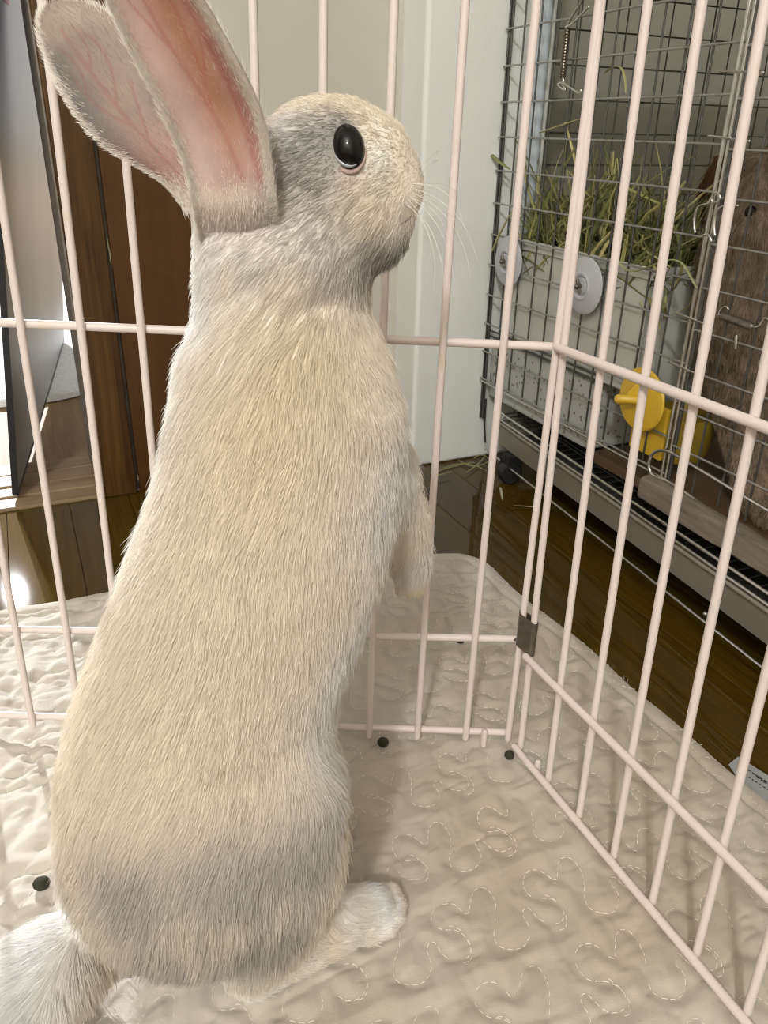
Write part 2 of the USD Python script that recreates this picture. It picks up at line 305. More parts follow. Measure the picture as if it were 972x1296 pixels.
edge_w = [at_z(*p, FLOOR + .004)[:2] for p in edge_px] + [(-0.25, 0.262), (-0.12, 0.308)] + [at_z(*p, FLOOR + .004)[:2] for p in ((548, 701), (580, 700), (606, 706), (640, 733), (690, 775), (760, 830), (800, 868), (850, 908), (910, 962), (972, 1012))] + [(0.25, -0.16)]
E_ = spline(edge_w, 160); E_ = np.vstack([E_, [(0.25, -0.42), (-0.62, -0.42), (-0.62, 0.15)]])
mpoly = shapely.Polygon(E_)
ring = np.array([mpoly.exterior.interpolate(t).coords[0] for t in np.linspace(0, mpoly.exterior.length, 4000)])
st = []
sp = spline(MOTIF, 90)
for i in range(-9, 10):
    for j in range(-7, 6):
        o = H1 + i * E1 + j * E2
        w_ = meshkit.noise(np.c_[sp * 30 + o * 9, np.zeros(len(sp))], 3) - 0.5, meshkit.noise(np.c_[sp * 30 + o * 9 + 50, np.zeros(len(sp))], 4) - 0.5
        c = o + sp + np.stack(w_, 1) * 0.006
        if shapely.Polygon(E_).buffer(0.03).contains(shapely.Point(*o)): st.append(c)
allst = np.vstack([spline(c, 240) for c in st]); tree = cKDTree(allst); rtree = cKDTree(ring)
SP, HL, HU, HT = 0.03 * S, 0.0665 * S, 0.2456 * S, 0.60
def PB(k, h): return np.array([-k * SP + 0.0151 * h - (0.0045 if k == 0 else 0), 0.0273 * h, h])
def PR(k, h): return np.array([0.0042 + k * SP * 0.4147 - 0.0011 * h, -0.0066 - k * SP * 0.9048 + 0.042 * h, h - 0.0036 + k * SP * 0.0124])
P2 = lambda a, b: (np.array(a, float), np.array(b, float))
PRESS = [(P2(PB(0, 0)[:2], PB(13, 0)[:2]), (-0.0052, 0.008)), (P2(PR(0, 0)[:2] + [-.004, -.002], PR(5, 0)[:2] + [-.004, -.002]), (-0.0075, 0.008)), (P2(PR(5, 0)[:2] + [-.004, -.002], PR(10, 0)[:2] + [-.004, -.002]), (-0.0055, 0.008)),
         (P2(PB(.62, 0)[:2], PB(.62, 0)[:2]), (-0.0105, 0.003)), (P2(PR(.62, 0)[:2], PR(.62, 0)[:2]), (-0.0105, 0.003)),
         (P2((-.215, -.165), (-.19, -.165)), (MZ - .0004, .050)), (P2((-.19, -.19), (-.17, -.20)), (MZ - .0004, .022)), (P2((-.17, -.19), (-.080, -.135)), (MZ - .0004, .014)), (P2((-.25, -.175), (-.32, -.235)), (MZ - .0004, .020)), (P2((-.19, -.095), (-.135, -.08)), (MZ - .0004, .012))]
def quilt_height(xy):
    xy = np.asarray(xy, float); d, _ = tree.query(xy); e, _ = rtree.query(xy); X = np.c_[xy, np.zeros(len(xy))]
    left = np.clip((-0.14 - xy[:, 0]) / 0.10, 0, 1); left = left * left * (3 - 2 * left)
    amp = 0.0037 + 0.0014 * left
    puff = amp * (1 - np.exp(-(d / (0.0095)) ** 1.2))
    q = np.stack([xy @ UA[:2], xy @ VB[:2]], 1)
    wr = meshkit.fbm(np.c_[q[:, 0] * 34, q[:, 1] * 70, np.zeros(len(q))], 3, 5) - 0.5
    rid = np.abs(meshkit.fbm(np.c_[q[:, 0] * 16 + 3, q[:, 1] * 38, np.zeros(len(q))], 3, 9) - 0.5) * 2
    crease = -np.exp(-(rid / 0.10) ** 2) * (0.0010 + 0.0018 * left)
    r2 = np.abs(meshkit.fbm(np.c_[xy @ UA[:2] * 75, xy @ VB[:2] * 60, np.zeros(len(xy))], 3, 19) - 0.5) * 2
    h = puff - 0.0006 * np.exp(-(r2 / 0.10) ** 2) + wr * (0.0015 + 0.0016 * left) + crease + 0.003 * (meshkit.noise(X * 9, 2) - 0.5)
    hem = np.clip((e - 0.017) / 0.006, 0, 1)
    h = h * (0.25 + 0.75 * hem) - 0.0022 * np.exp(-((e - 0.0185) / 0.0022) ** 2)
    t = np.clip(e / 0.012, 0, 1); top = MZ - FLOOR - 0.003 + h
    for (p, q), zc in PRESS:                          # the rails, pins and the rabbit press the padding down
        w = q - p; k = np.clip(((xy - p) @ w) / max(w @ w, 1e-9), 0, 1); dd = np.linalg.norm(xy - p - k[:, None] * w, axis=1)
        z_, r_ = zc; lim = z_ - FLOOR + np.maximum(0, dd - r_) * 0.9; top = np.minimum(top, lim)
    return FLOOR + np.maximum(0.0006, top * np.sqrt(np.clip(1 - (1 - t) ** 2, 0, 1)))
GS = 0.0017
gx, gy = np.arange(-0.60, 0.24, GS), np.arange(-0.41, 0.37, GS)
GX, GY = np.meshgrid(gx, gy, indexing='ij'); XY = np.stack([GX, GY], -1).reshape(-1, 2)
inside = shapely.contains_xy(mpoly, XY[:, 0], XY[:, 1]); de, ie = rtree.query(XY)
XYs = np.where((~inside & (de < GS * 1.6))[:, None], ring[ie], XY); keep = inside | (de < GS * 1.6)
Zq = np.full(len(XY), FLOOR); Zq[keep] = quilt_height(XYs[keep]); Zq[keep & ~inside] = FLOOR + 0.0002
nx, ny = GX.shape; I = np.arange(nx * ny).reshape(nx, ny)
Q = np.stack([I[:-1, :-1], I[1:, :-1], I[1:, 1:], I[:-1, 1:]], -1).reshape(-1, 4); Q = Q[keep[Q].all(1)]
qm = trimesh.Trimesh(np.c_[XYs, Zq], np.vstack([Q[:, [0, 1, 2]], Q[:, [0, 2, 3]]]), process=False); qm.remove_unreferenced_vertices()
mt_ = thing('quilted_mat', 'cream quilted cotton mat with heart stitching under the rabbit and pen', 'mat', (-0.1, 0, FLOOR))
qv = np.array(qm.vertices); so = np.zeros(len(qv)); wob = meshkit.fbm(qv * [14, 14, 0], 3, 77) - .5
for (sx, sy), sr, sw in (((-.03, -.08), .11, .8), ((.07, -.12), .10, .75), ((-.05, -.055), .035, .35), ((.03, .06), .14, .55), ((-.09, -.24), .10, .6), ((.12, -.02), .12, .7)):
    so = np.maximum(so, sw * np.clip(1.35 - np.hypot(qv[:, 0] - sx, qv[:, 1] - sy) / sr + wob * 1.1, 0, 1))   # the soiled, yellowed part of the cloth
qc = np.array([.56, .515, .455]) * (1 - so[:, None]) + np.array([.43, .362, .275]) * so[:, None]
put('quilt', qm, m_quilt, mt_, True, vcol=qc)
ds = []
for c in st:
    c = spline(c, 400); L = np.r_[0, np.cumsum(np.linalg.norm(np.diff(c, axis=0), axis=1))]
    for s0 in np.arange(0.001, L[-1] - 0.004, 0.0048):
        if rng.random() < 0.12: continue
        if meshkit.noise(np.array([[*np.array([np.interp(s0, L, c[:, k]) for k in (0, 1)]) * 38, 0.0]]), 91)[0] < 0.24: continue
        pp = np.stack([np.interp([s0, s0 + 0.0014, s0 + 0.0028], L, c[:, k]) for k in (0, 1)], 1)
        if not mpoly.contains(shapely.Point(*pp[1])): continue
        ds.append(pp)
D_ = np.array(ds); hz = quilt_height(D_.reshape(-1, 2)).reshape(-1, 3)
parts_ = []
for pp, h in zip(D_, hz):
    parts_.append(tube(np.c_[pp, h + [0.0001, 0.00035, 0.0001]], 0.00024, 4))
put('stitching', cat_(parts_), m_thread, mt_, True, label='pale dashed quilting thread', kind='stuff')

# ------------------------------------------------------------------ the pen
m_pen = mat('pen_coating', {'p': ('principled_bsdf', {'roughness': 0.38, 'coat_weight': 0.15}), 'g': ('geometry', {}), 'n': ('noise_texture', {'scale': 34.0, 'detail': 3.0}),
    'r': ('rgb_ramp', {'ramp': [(0.0, (0.70, 0.60, 0.56)), (0.66, (0.73, 0.63, 0.59)), (0.76, (0.70, 0.58, 0.45))]}), 'n2': ('noise_texture', {'scale': 900.0}), 'b': ('bump', {'strength': 0.3, 'distance': 0.0002})},
    [('g.position', 'n.vector'), ('n.fac', 'r.fac'), ('r.color', 'p.base_color'), ('g.position', 'n2.vector'), ('n2.fac', 'b.height'), ('b.normal', 'p.normal')])
m_clip = plain('tarnished_steel', (0.22, 0.20, 0.17), 0.42, 0.9, vary=0.3, scale=180, bump=0.0003)
RB, RR = 0.00238, 0.0027
pen1 = thing('pen_panel', 'pink wire pen panel standing behind the white rabbit', 'pen panel', PB(5, 0))
for k in range(0, 14):
    put('bar', tube([PB(k, -0.003), PB(k, 0.2), PB(k, HT)], RB, 12), m_pen, pen1, True)
off = np.array([0, RB + RR - 0.0006, 0])
for h, dz0, dz9 in ((0.0, 0.0, 0.0028), (HL, 0.0028, 0.0), (HU, -0.0052, 0.0012), (HT, 0, 0)):
    p = [PB(k, h) + off + ZZ * (dz0 + (dz9 - dz0) * k / 9) for k in np.linspace(0.0, 13, 27)]
    put('rail', tube(p, RR, 12), m_pen, pen1, True)
for k in (0.62, 12.4): put('foot_pin', tube([PB(k, 0.004), PB(k, -0.009)], RB, 12), m_pen, pen1, True)
pen2 = thing('pen_panel', 'pink wire pen panel running from the corner clip towards the lower right', 'pen panel', PR(5, 0))
for k in range(0, 11):
    put('bar', tube([PR(k, 0.0), PR(k, 0.2), PR(k, HT)], RB, 12), m_pen, pen2, True)
nin = np.array([-0.9048, -0.4147, 0]) * (RB + RR - 0.0006)
for h in (0.0, HL, HU, HT):
    put('rail', tube([PR(k, h) + nin for k in np.linspace(0.0 if h else -0.05, 10, 21)], RR, 12), m_pen, pen2, True)
put('foot_pin', tube([PR(0.62, 0.004) , PR(0.62, -0.006)], RB, 12), m_pen, pen2, True)
c0, c1 = (PB(0, HL + .001) + PR(0, HL + .001)) / 2, (PB(0, HL + 0.027) + PR(0, HL + 0.027)) / 2
ax_ = PR(0, .1) - PB(0, .1); ax_ /= np.linalg.norm(ax_); tz = (c1 - c0) / np.linalg.norm(c1 - c0); ay_ = np.cross(tz, ax_)
g = np.linspace(0.25, 2 * np.pi - 0.05, 26); wx, wy = 0.0078, 0.0036
def wrap(k): return np.array([ax_ * (np.sign(np.cos(t)) * (wx - wy) + np.cos(t) * wy * k) + ay_ * np.sin(t) * wy * k for t in g])
lo_o, hi_o, lo_i, hi_i = c0 + wrap(1), c1 + wrap(1), c0 + wrap(.82), c1 + wrap(.82); n_ = len(g)
V_ = np.vstack([lo_o, hi_o, hi_i, lo_i]); Fq = []
for i in range(n_ - 1):
    for a, b in ((0, 1), (1, 2), (2, 3), (3, 0)): Fq.append((a * n_ + i, a * n_ + i + 1, b * n_ + i + 1, b * n_ + i))
for i in (0, n_ - 1): Fq.append((i, n_ + i, 2 * n_ + i, 3 * n_ + i))
Fq = np.array(Fq); cm = trimesh.Trimesh(V_, np.vstack([Fq[:, [0, 1, 2]], Fq[:, [0, 2, 3]]]), process=False); cm.fix_normals()
clip = thing('panel_clip', 'tarnished steel clip joining the two pen panels at the corner', 'clip', c0)
put('sleeve', cm, m_clip, clip, 40)
put('tongue', tube([c0 - ax_ * wx * 1.0 + tz * 0.002, c0 - ax_ * (wx + 0.0022) + tz * 0.0002], 0.0011, 8), m_clip, clip, True)

# ------------------------------------------------------------------ the white rabbit
def sph(px, py, y, hw):
    c = at_y(px, py, y); return np.r_[c, hw * ((c - EYE) @ AX[2]) / F]
def cone_d(P, a, b):
    """Distance to the hull of two spheres (x, y, z, r)."""
    ba = b[:3] - a[:3]; l2 = ba @ ba; rr = a[3] - b[3]; a2 = l2 - rr * rr
    if a2 <= 0:
        return np.minimum(np.linalg.norm(P - a[:3], axis=1) - a[3], np.linalg.norm(P - b[:3], axis=1) - b[3])
    il2 = 1 / l2; pa = P - a[:3]; y = pa @ ba; z = y - l2
    x2 = ((pa * l2 - y[:, None] * ba) ** 2).sum(1); y2 = y * y * l2; z2 = z * z * l2; k = np.sign(rr) * rr * rr * x2
    o = (np.sqrt(x2 * a2 * il2) + y * rr) * il2 - a[3]
    o = np.where(np.sign(z) * a2 * z2 > k, np.sqrt(x2 + z2) * il2 - b[3], o)
    return np.where(np.sign(y) * a2 * y2 < k, np.sqrt(x2 + y2) * il2 - a[3], o)
def chain_d(P, s): return np.min([cone_d(P, s[i], s[i + 1]) for i in range(len(s) - 1)], axis=0) if len(s) > 1 else np.linalg.norm(P - s[0][:3], axis=1) - s[0][3]
def smin(a, b, k):
    h = np.clip(0.5 + 0.5 * (b - a) / k, 0, 1); return b + (a - b) * h - k * h * (1 - h)
SH = 13                                               # px the fur adds to the skin's outline
rows = [(200, 1102, -.165, 98), (176, 1082, -.158, 99), (234, 1054, -.160, 156), (257, 1040, -.163, 182), (257, 985, -.160, 184), (259, 920, -.155, 170), (281, 840, -.148, 163), (315, 750, -.138, 164), (341, 680, -.130, 163), (358, 600, -.122, 161), (365, 545, -.117, 158), (362, 500, -.113, 148), (361, 450, -.110, 130), (362, 400, -.107, 115), (364, 360, -.105, 112)]
trunk = [sph(a, b, c, d - SH) for a, b, c, d in rows]
for t in trunk: t[2] = max(t[2], MZ + t[3] + 0.001)
thigh = [sph(365, 1010, -.185, 78 - SH), sph(368, 1080, -.185, 66 - SH), sph(345, 1165, -.180, 52 - SH)]
shank = [sph(366, 1100, -.190, 60 - SH), sph(348, 1168, -.194, 54 - SH), sph(318, 1214, -.194, 50 - SH)]
def ground(px, py, r, lift=0.0):
    p = at_z(px, py, MZ + r * 0.9 + lift); return np.r_[p, r]
foot = [ground(322, 1220, 0.0150), ground(372, 1190, 0.0175), ground(428, 1164, 0.0165), ground(470, 1150, 0.0125)]
toes = [[ground(462, 1152 + o, 0.0085), ground(497 + e, 1144 + o * 1.35, 0.0060)] for o, e in ((-9, -4), (2, 4), (13, 2), (22, -8))]
far_foot = [np.r_[-.190, -.095, MZ + .012, .0125], np.r_[-.160, -.085, MZ + .013, .0135], np.r_[-.135, -.08, MZ + .010, .0105]]
arm = [sph(452, 610, -.105, 62), sph(491, 660, -.088, 45), sph(514, 699, -.078, 29), sph(521, 727, -.072, 20), sph(524, 738, -.068, 15)]
far_arm = [sph(470, 590, -.085, 50), sph(502, 660, -.060, 26), sph(516, 700, -.050, 16), sph(521, 712, -.046, 12)]
HY = -.103
skull = [sph(398, 212, HY, 74), sph(425, 208, HY, 70)]
bridge = [sph(425, 208, HY, 68), sph(468, 208, HY, 57), sph(494, 214, HY, 37), sph(510, 227, HY, 22)]
cheek = [sph(405, 262, HY, 72), sph(440, 272, HY, 68), sph(466, 283, HY, 46), sph(472, 303, HY, 32)]
chin = [sph(496, 246, HY, 36), sph(496, 274, HY, 27), sph(488, 302, HY, 26)]
nape = [sph(312, 305, HY + .012, 54), sph(350, 350, HY - .002, 86)]
FOLDS = [np.vstack([spline([at_y(a, b, -.142) for a, b in f], 40)]) for f in ([(412, 386), (378, 397), (352, 425), (336, 458)], [(328, 357), (308, 374), (290, 392)], [(345, 388), (314, 436), (292, 470)])]
FT = [cKDTree(f * [1, .3, 1]) for f in FOLDS]
earbase = [sph(297, 238, HY - .010, 42), sph(298, 285, HY - .009, 50), sph(316, 338, HY - .004, 62)]
tail = [np.r_[at_z(95, 1205, MZ + .030), .021], np.r_[at_z(55, 1245, MZ + .026), .024], np.r_[at_z(0, 1300, MZ + .024), .022]]
HC = at_y(430, 230, HY)
def squash(P, c, axis_y, k):                          # measure depth k times larger: the shape gets thinner from front to back
    Q = P.copy(); Q[:, 1] = c + (P[:, 1] - c) * k; return Q
paw = [[sph(517, 728, -.074 + z, 12), sph(a, b, -.072 + z, 8.5)] for a, b, z in ((508, 744, -.006), (519, 748, -.001), (529, 741, .005))]
def rabbit_d(P):
    d = chain_d(P, trunk)
    d = smin(d, chain_d(P, thigh), .018); d = smin(d, chain_d(P, shank), .012); d = smin(d, chain_d(P, arm), .014); d = smin(d, chain_d(P, far_arm), .014)
    for t in paw: d = smin(d, chain_d(P, t), .003)
    f = chain_d(P, foot)
    for t in toes: f = smin(f, chain_d(P, t), .003)
    d = smin(d, f, .010); d = smin(d, chain_d(P, far_foot), .010); d = smin(d, chain_d(P, tail), .010)
    Q = squash(P, HY, 1, 1.12)
    h = smin(chain_d(Q, skull), chain_d(Q, bridge), .010); h = smin(h, chain_d(Q, cheek), .012); h = smin(h, chain_d(Q, chin), .008); h = smin(h, chain_d(P, nape), .012); h = smin(h, chain_d(P, earbase), .008)
    d = smin(d, h, .014)
    nr = np.where((P[:, 2] > .29) & (P[:, 1] < -.115))[0]
    for t, a in zip(FT, (.0032, .0026, .0026)):
        q, _ = t.query(P[nr] * [1, .3, 1]); d[nr] += a * np.exp(-(q / .0042) ** 2)
    return np.maximum(d, MZ + 0.0003 - P[:, 2] - 0.0)
lo, hi = np.array([-.36, -.27, MZ - .004]), np.array([-.03, -.01, .44])
body = surface_nets(rabbit_d, lo, hi, 0.0024)
body = relax(body, 6)
v_ = np.array(body.vertices); lw = v_[:, 2] < .02; v_[lw, 2] = np.maximum(v_[lw, 2], quilt_height(v_[lw, :2]) + .0004) if 'quilt_height' in globals() else v_[lw, 2]; body.vertices = v_
if __import__('os').environ.get('PREVIEW'):
    q = (np.array(body.vertices) - EYE) @ AX.T; px = 486 + F * q[:, 0] / q[:, 2]; py = 648 - F * q[:, 1] / q[:, 2]
    np.save('/tmp/body_px.npy', np.stack([px, py], 1)); np.save('/tmp/body_f.npy', np.array(body.faces)); np.save('/tmp/body_v.npy', np.array(body.vertices))

cream, white, grey, dgrey, tan, pinkg = map(np.array, ((.865, .782, .662), (.88, .87, .86), (.50, .468, .435), (.25, .242, .235), (.77, .675, .51), (.72, .60, .54)))
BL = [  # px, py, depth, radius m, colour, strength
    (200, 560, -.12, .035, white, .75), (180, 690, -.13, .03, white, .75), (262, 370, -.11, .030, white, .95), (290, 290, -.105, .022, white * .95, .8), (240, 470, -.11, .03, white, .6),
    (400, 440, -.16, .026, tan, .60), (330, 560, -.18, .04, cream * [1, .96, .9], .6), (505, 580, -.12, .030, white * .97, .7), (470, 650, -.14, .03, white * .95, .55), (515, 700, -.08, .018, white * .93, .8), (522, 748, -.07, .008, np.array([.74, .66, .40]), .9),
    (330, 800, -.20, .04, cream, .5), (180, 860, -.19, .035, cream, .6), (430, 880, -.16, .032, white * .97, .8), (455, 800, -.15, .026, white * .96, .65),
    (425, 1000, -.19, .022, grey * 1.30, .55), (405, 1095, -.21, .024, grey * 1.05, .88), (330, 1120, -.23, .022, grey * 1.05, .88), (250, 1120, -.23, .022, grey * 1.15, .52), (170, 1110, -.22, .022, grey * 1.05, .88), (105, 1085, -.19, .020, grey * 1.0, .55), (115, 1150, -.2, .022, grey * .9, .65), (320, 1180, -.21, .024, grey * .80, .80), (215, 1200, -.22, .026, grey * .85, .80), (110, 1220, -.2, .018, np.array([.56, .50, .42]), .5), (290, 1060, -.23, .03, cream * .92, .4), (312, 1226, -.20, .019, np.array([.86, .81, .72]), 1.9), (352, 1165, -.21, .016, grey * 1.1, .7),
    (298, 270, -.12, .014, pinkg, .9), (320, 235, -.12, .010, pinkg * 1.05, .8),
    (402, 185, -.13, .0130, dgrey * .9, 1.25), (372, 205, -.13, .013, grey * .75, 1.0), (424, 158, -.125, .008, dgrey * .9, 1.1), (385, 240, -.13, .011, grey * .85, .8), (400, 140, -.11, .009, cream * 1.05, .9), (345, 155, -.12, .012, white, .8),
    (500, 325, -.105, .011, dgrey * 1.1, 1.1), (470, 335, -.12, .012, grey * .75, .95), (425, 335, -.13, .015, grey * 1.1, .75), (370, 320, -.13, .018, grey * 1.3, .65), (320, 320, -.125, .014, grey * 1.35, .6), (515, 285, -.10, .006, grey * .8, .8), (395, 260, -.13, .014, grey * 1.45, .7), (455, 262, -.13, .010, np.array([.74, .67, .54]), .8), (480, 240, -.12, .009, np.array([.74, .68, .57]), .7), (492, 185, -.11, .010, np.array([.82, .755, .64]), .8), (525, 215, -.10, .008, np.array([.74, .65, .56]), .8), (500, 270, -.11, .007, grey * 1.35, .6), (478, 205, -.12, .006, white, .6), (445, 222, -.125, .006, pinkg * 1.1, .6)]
BLC = np.array([at_y(b[0], b[1], b[2]) for b in BL]); BLR = np.array([b[3] for b in BL]); BLK = np.array([b[4] for b in BL]); BLS = np.array([b[5] for b in BL])
TB, FB = np.array([t[:3] for t in tail]), np.array([t[:3] for t in foot])
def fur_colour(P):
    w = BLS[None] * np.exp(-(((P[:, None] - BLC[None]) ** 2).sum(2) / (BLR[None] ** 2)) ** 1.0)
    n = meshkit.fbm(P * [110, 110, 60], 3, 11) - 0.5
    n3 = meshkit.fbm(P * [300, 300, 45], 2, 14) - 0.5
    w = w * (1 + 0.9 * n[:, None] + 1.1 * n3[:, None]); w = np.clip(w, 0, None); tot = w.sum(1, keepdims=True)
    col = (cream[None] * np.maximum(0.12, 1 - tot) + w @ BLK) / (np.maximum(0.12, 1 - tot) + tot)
    for pts, c, r in ((TB, white * 1.03, .040), (FB, white * .98, .021)):
        d = np.min(np.linalg.norm(P[:, None] - pts[None], axis=2), 1); k = np.clip((r - d) / .008, 0, 1)[:, None]
        if pts is TB: k = k * np.clip((-0.236 - P[:, :1]) / .02, 0, 1)
        if pts is FB: k = k * np.clip((P[:, :1] + .200) / .02, 0, 1) * np.clip((.035 - P[:, 2:]) / .012, 0, 1)
        col = col * (1 - k) + c * k
    return np.clip(col, 0, .92)
m_skin = mat('rabbit_underfur', {'a': ('attribute', {'attribute': 'vcol'}), 'p': ('principled_bsdf', {'roughness': 0.9, 'specular_ior_level': 0.1})}, [('a.color', 'p.base_color')])
m_fur = mat('rabbit_fur', {'a': ('attribute', {'attribute': 'vcol'}), 'p': ('principled_bsdf', {'roughness': 0.55, 'specular_ior_level': 0.35}), 't': ('translucent_bsdf', {}), 'm': ('mix_closure', {'fac': 0.22})},
    [('a.color', 'p.base_color'), ('a.color', 't.color'), ('p.BSDF', 'm.closure1'), ('t.BSDF', 'm.closure2')], surface='m.closure')
rab = thing('white_rabbit', 'cream and grey white rabbit standing upright on its hind legs inside the pen', 'rabbit', (-.17, -.15, MZ))
bv = np.array(body.vertices)
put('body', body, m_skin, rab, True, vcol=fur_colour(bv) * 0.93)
NOSE = at_y(530, 228, HY)
def flow(P):
    """The lie of the coat: back from the nose over the head, down the body, out along the feet and tail."""
    head = 1 / (1 + np.exp(-(P[:, 2] - 0.325) / 0.010))[:, None]
    down = np.tile(np.array([[-.25, -.12, -.96]]), (len(P), 1)) + np.stack([(meshkit.noise(P * 22, 5) - .5) * .7, (meshkit.noise(P * 22, 6) - .5) * .5, np.zeros(len(P))], 1)
    back = P - NOSE; back /= np.linalg.norm(back, axis=1, keepdims=True) + 1e-9; back = back + [0, 0, -.25]
    o = down * (1 - head) + back * head
    ft = np.clip((.024 - P[:, 2]) / .010, 0, 1)[:, None] * np.clip((P[:, :1] + .185) / .02, 0, 1)
    o = o * (1 - ft) + np.array([.85, .48, -.1]) * ft
    tl = np.clip((-.245 - P[:, :1]) / .015, 0, 1) * np.clip((.055 - P[:, 2:]) / .01, 0, 1)
    o = o * (1 - tl) + np.array([-.75, -.45, -.35]) * tl
    rp_ = np.clip((.060 - P[:, 2:]) / .03, 0, 1) * (1 - ft) * (1 - tl) * .5
    return o + np.array([0, 0, -.4]) * rp_
def grow(mesh_, n, length, width, seed, colour, flow_, lift=.32, weight=None, jitter=.10, pts=3, drop=.25):
    r = np.random.default_rng(seed); tri = mesh_.triangles; ar = mesh_.area_faces * (1 if weight is None else weight(tri.mean(1), mesh_.face_normals))
    f = r.choice(len(ar), n, p=ar / ar.sum()); uv = r.random((n, 2)); fl_ = uv.sum(1) > 1; uv[fl_] = 1 - uv[fl_]
    T = tri[f]; P = T[:, 0] + uv[:, :1] * (T[:, 1] - T[:, 0]) + uv[:, 1:] * (T[:, 2] - T[:, 0])
    vn = mesh_.vertex_normals[mesh_.faces[f]]; N = vn[:, 0] * (1 - uv.sum(1, keepdims=True)) + vn[:, 1] * uv[:, :1] + vn[:, 2] * uv[:, 1:]; N /= np.linalg.norm(N, axis=1, keepdims=True)
    fl0 = flow_(P); t = fl0 - N * (fl0 * N).sum(1, keepdims=True); t /= np.linalg.norm(t, axis=1, keepdims=True) + 1e-9
    cl = np.stack([meshkit.noise(P * 260, 21), meshkit.noise(P * 260, 22), meshkit.noise(P * 260, 23)], 1) - .5
    t = t + r.normal(0, jitter, (n, 3)) + cl * .42; L = (length(P) if callable(length) else length) * r.uniform(.65, 1.15, n)
    L = L[:, None]; lf = lift * r.uniform(.5, 1.3, (n, 1)); out = [P - N * .0006]; p = P
    for k in range(1, pts):
        x = (k - .5) / (pts - 1); d = t + N * lf * (1.25 - 1.35 * x) + np.array([0, 0, -drop * x * .5]); d /= np.linalg.norm(d, axis=1, keepdims=True); p = p + d * L / (pts - 1); out.append(p)
    Q = np.stack(out, 1); W = np.array([1.0, .85, .12]) if pts == 3 else np.linspace(1, .12, pts)
    wd_ = width * r.uniform(.7, 1.3, (n, 1)) * W[None]
    C = colour(P) * r.uniform(.86, 1.10, (n, 1)); return Q, wd_, np.clip(C, 0, .95)
def facing(c, nrm):
    v = EYE - c; v /= np.linalg.norm(v, axis=1, keepdims=True); s = (v * nrm).sum(1); return np.clip(.30 + 1.1 * (s + .25), .10, 1.0)
def body_len(P):
    L = np.full(len(P), .0108); pw = np.linalg.norm(P - at_y(521, 738, -.072), axis=1); L = np.where(pw < .022, L * np.clip(pw / .022, .35, 1), L)
    hd = np.clip((P[:, 2] - .33) / .03, 0, 1); L = L * (1 - hd) + .0052 * hd
    nose_d = np.linalg.norm(P - NOSE, axis=1); L = np.where(nose_d < .03, L * np.clip(nose_d / .03, .30, 1), L)
    eye_d = np.linalg.norm(P - at_y(441, 187, HY - .024), axis=1); L = np.where(eye_d < .017, L * np.clip((eye_d - .004) / .013, .12, 1), L)
    eb = np.linalg.norm(P - at_y(302, 262, HY - .015), axis=1); L = np.where(eb < .022, L * np.clip(eb / .022, .40, 1), L)
    ft = (P[:, 2] < .025) & (P[:, 0] > -.18); L = np.where(ft, .0065, L); L = np.where((P[:, 0] > -.10) & ft, .0045, L)
    tl = (P[:, 0] < -.255) & (P[:, 2] < .06); L = np.where(tl, .021, L)
    low = np.clip((.13 - P[:, 2]) / .05, 0, 1) * ~ft * ~tl; return L * (1 + .45 * low)
HAIRS = 150000
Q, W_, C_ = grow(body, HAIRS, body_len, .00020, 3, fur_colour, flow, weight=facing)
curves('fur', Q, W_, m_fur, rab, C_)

# eyes
m_eye = mat('eye_black', {'p': ('principled_bsdf', {'base_color': (.006, .0045, .005), 'roughness': .04, 'specular_ior_level': .35, 'coat_weight': 0.0, 'coat_roughness': .02})}, [])
m_lid = plain('eye_rim_skin', (.42, .29, .26), .5, vary=.15, scale=200)
m_sclera = plain('eye_white', (.34, .34, .38), .15, coat=.3)
rg, upv, fw = AX[0], AX[1], -AX[2]
def surf_y(px, py, y0, y1):
    ys = np.linspace(y0, y1, 200); P = np.array([at_y(px, py, y) for y in ys]); d = rabbit_d(P); i = np.argmax(d < 0); return ys[i]
ey = surf_y(430, 187, -.16, HY)
if ey > -.12: ey = -.124
for side, lab in ((1, None), (-1, None)):
    yy = ey + .0035 if side > 0 else 2 * HY - ey - .0035
    c = at_y(441, 187, yy) if side > 0 else at_y(441, 187, ey + .0035) * [1, 0, 1] + [0, yy, 0]
    tl_ = math.radians(12); e1 = rg * math.cos(tl_) + upv * math.sin(tl_); e2 = -rg * math.sin(tl_) + upv * math.cos(tl_); e3 = np.cross(e1, e2) * side
    kx, ky, kz = 19.0 * .345 / F, 26 * .345 / F, .0072
    s = trimesh.creation.icosphere(4, 1.0); v = np.array(s.vertices); s.vertices = c + v[:, :1] * e1 * kx + v[:, 1:2] * e2 * ky + v[:, 2:] * e3 * kz
    eo = put('eye', s, m_eye, rab, True)
    g = np.linspace(0, 2 * np.pi, 41)[:-1]
    rim = np.array([c + e1 * kx * 1.02 * np.cos(t) + e2 * ky * 1.02 * np.sin(t) + e3 * .0012 - e1 * .0003 - e2 * .0006 for t in g]); rim = np.vstack([rim, rim[:2]])
    put('eyelid', tube(rim - e3 * .0010, np.r_[[.0006 + .0005 * max(0, -math.sin(t + .5)) for t in g], .0006, .0006], 8), m_lid, eo, True)
    cres = np.array([c + e1 * kx * .93 * np.cos(t) + e2 * ky * .93 * np.sin(t) + e3 * kz * .34 for t in np.linspace(math.radians(190), math.radians(285), 16)])
    put('eye_white', tube(cres, .00075 * np.sin(np.linspace(.25, np.pi - .25, 16)), 8), m_sclera, eo, True, label='pale crescent along the lower lid')
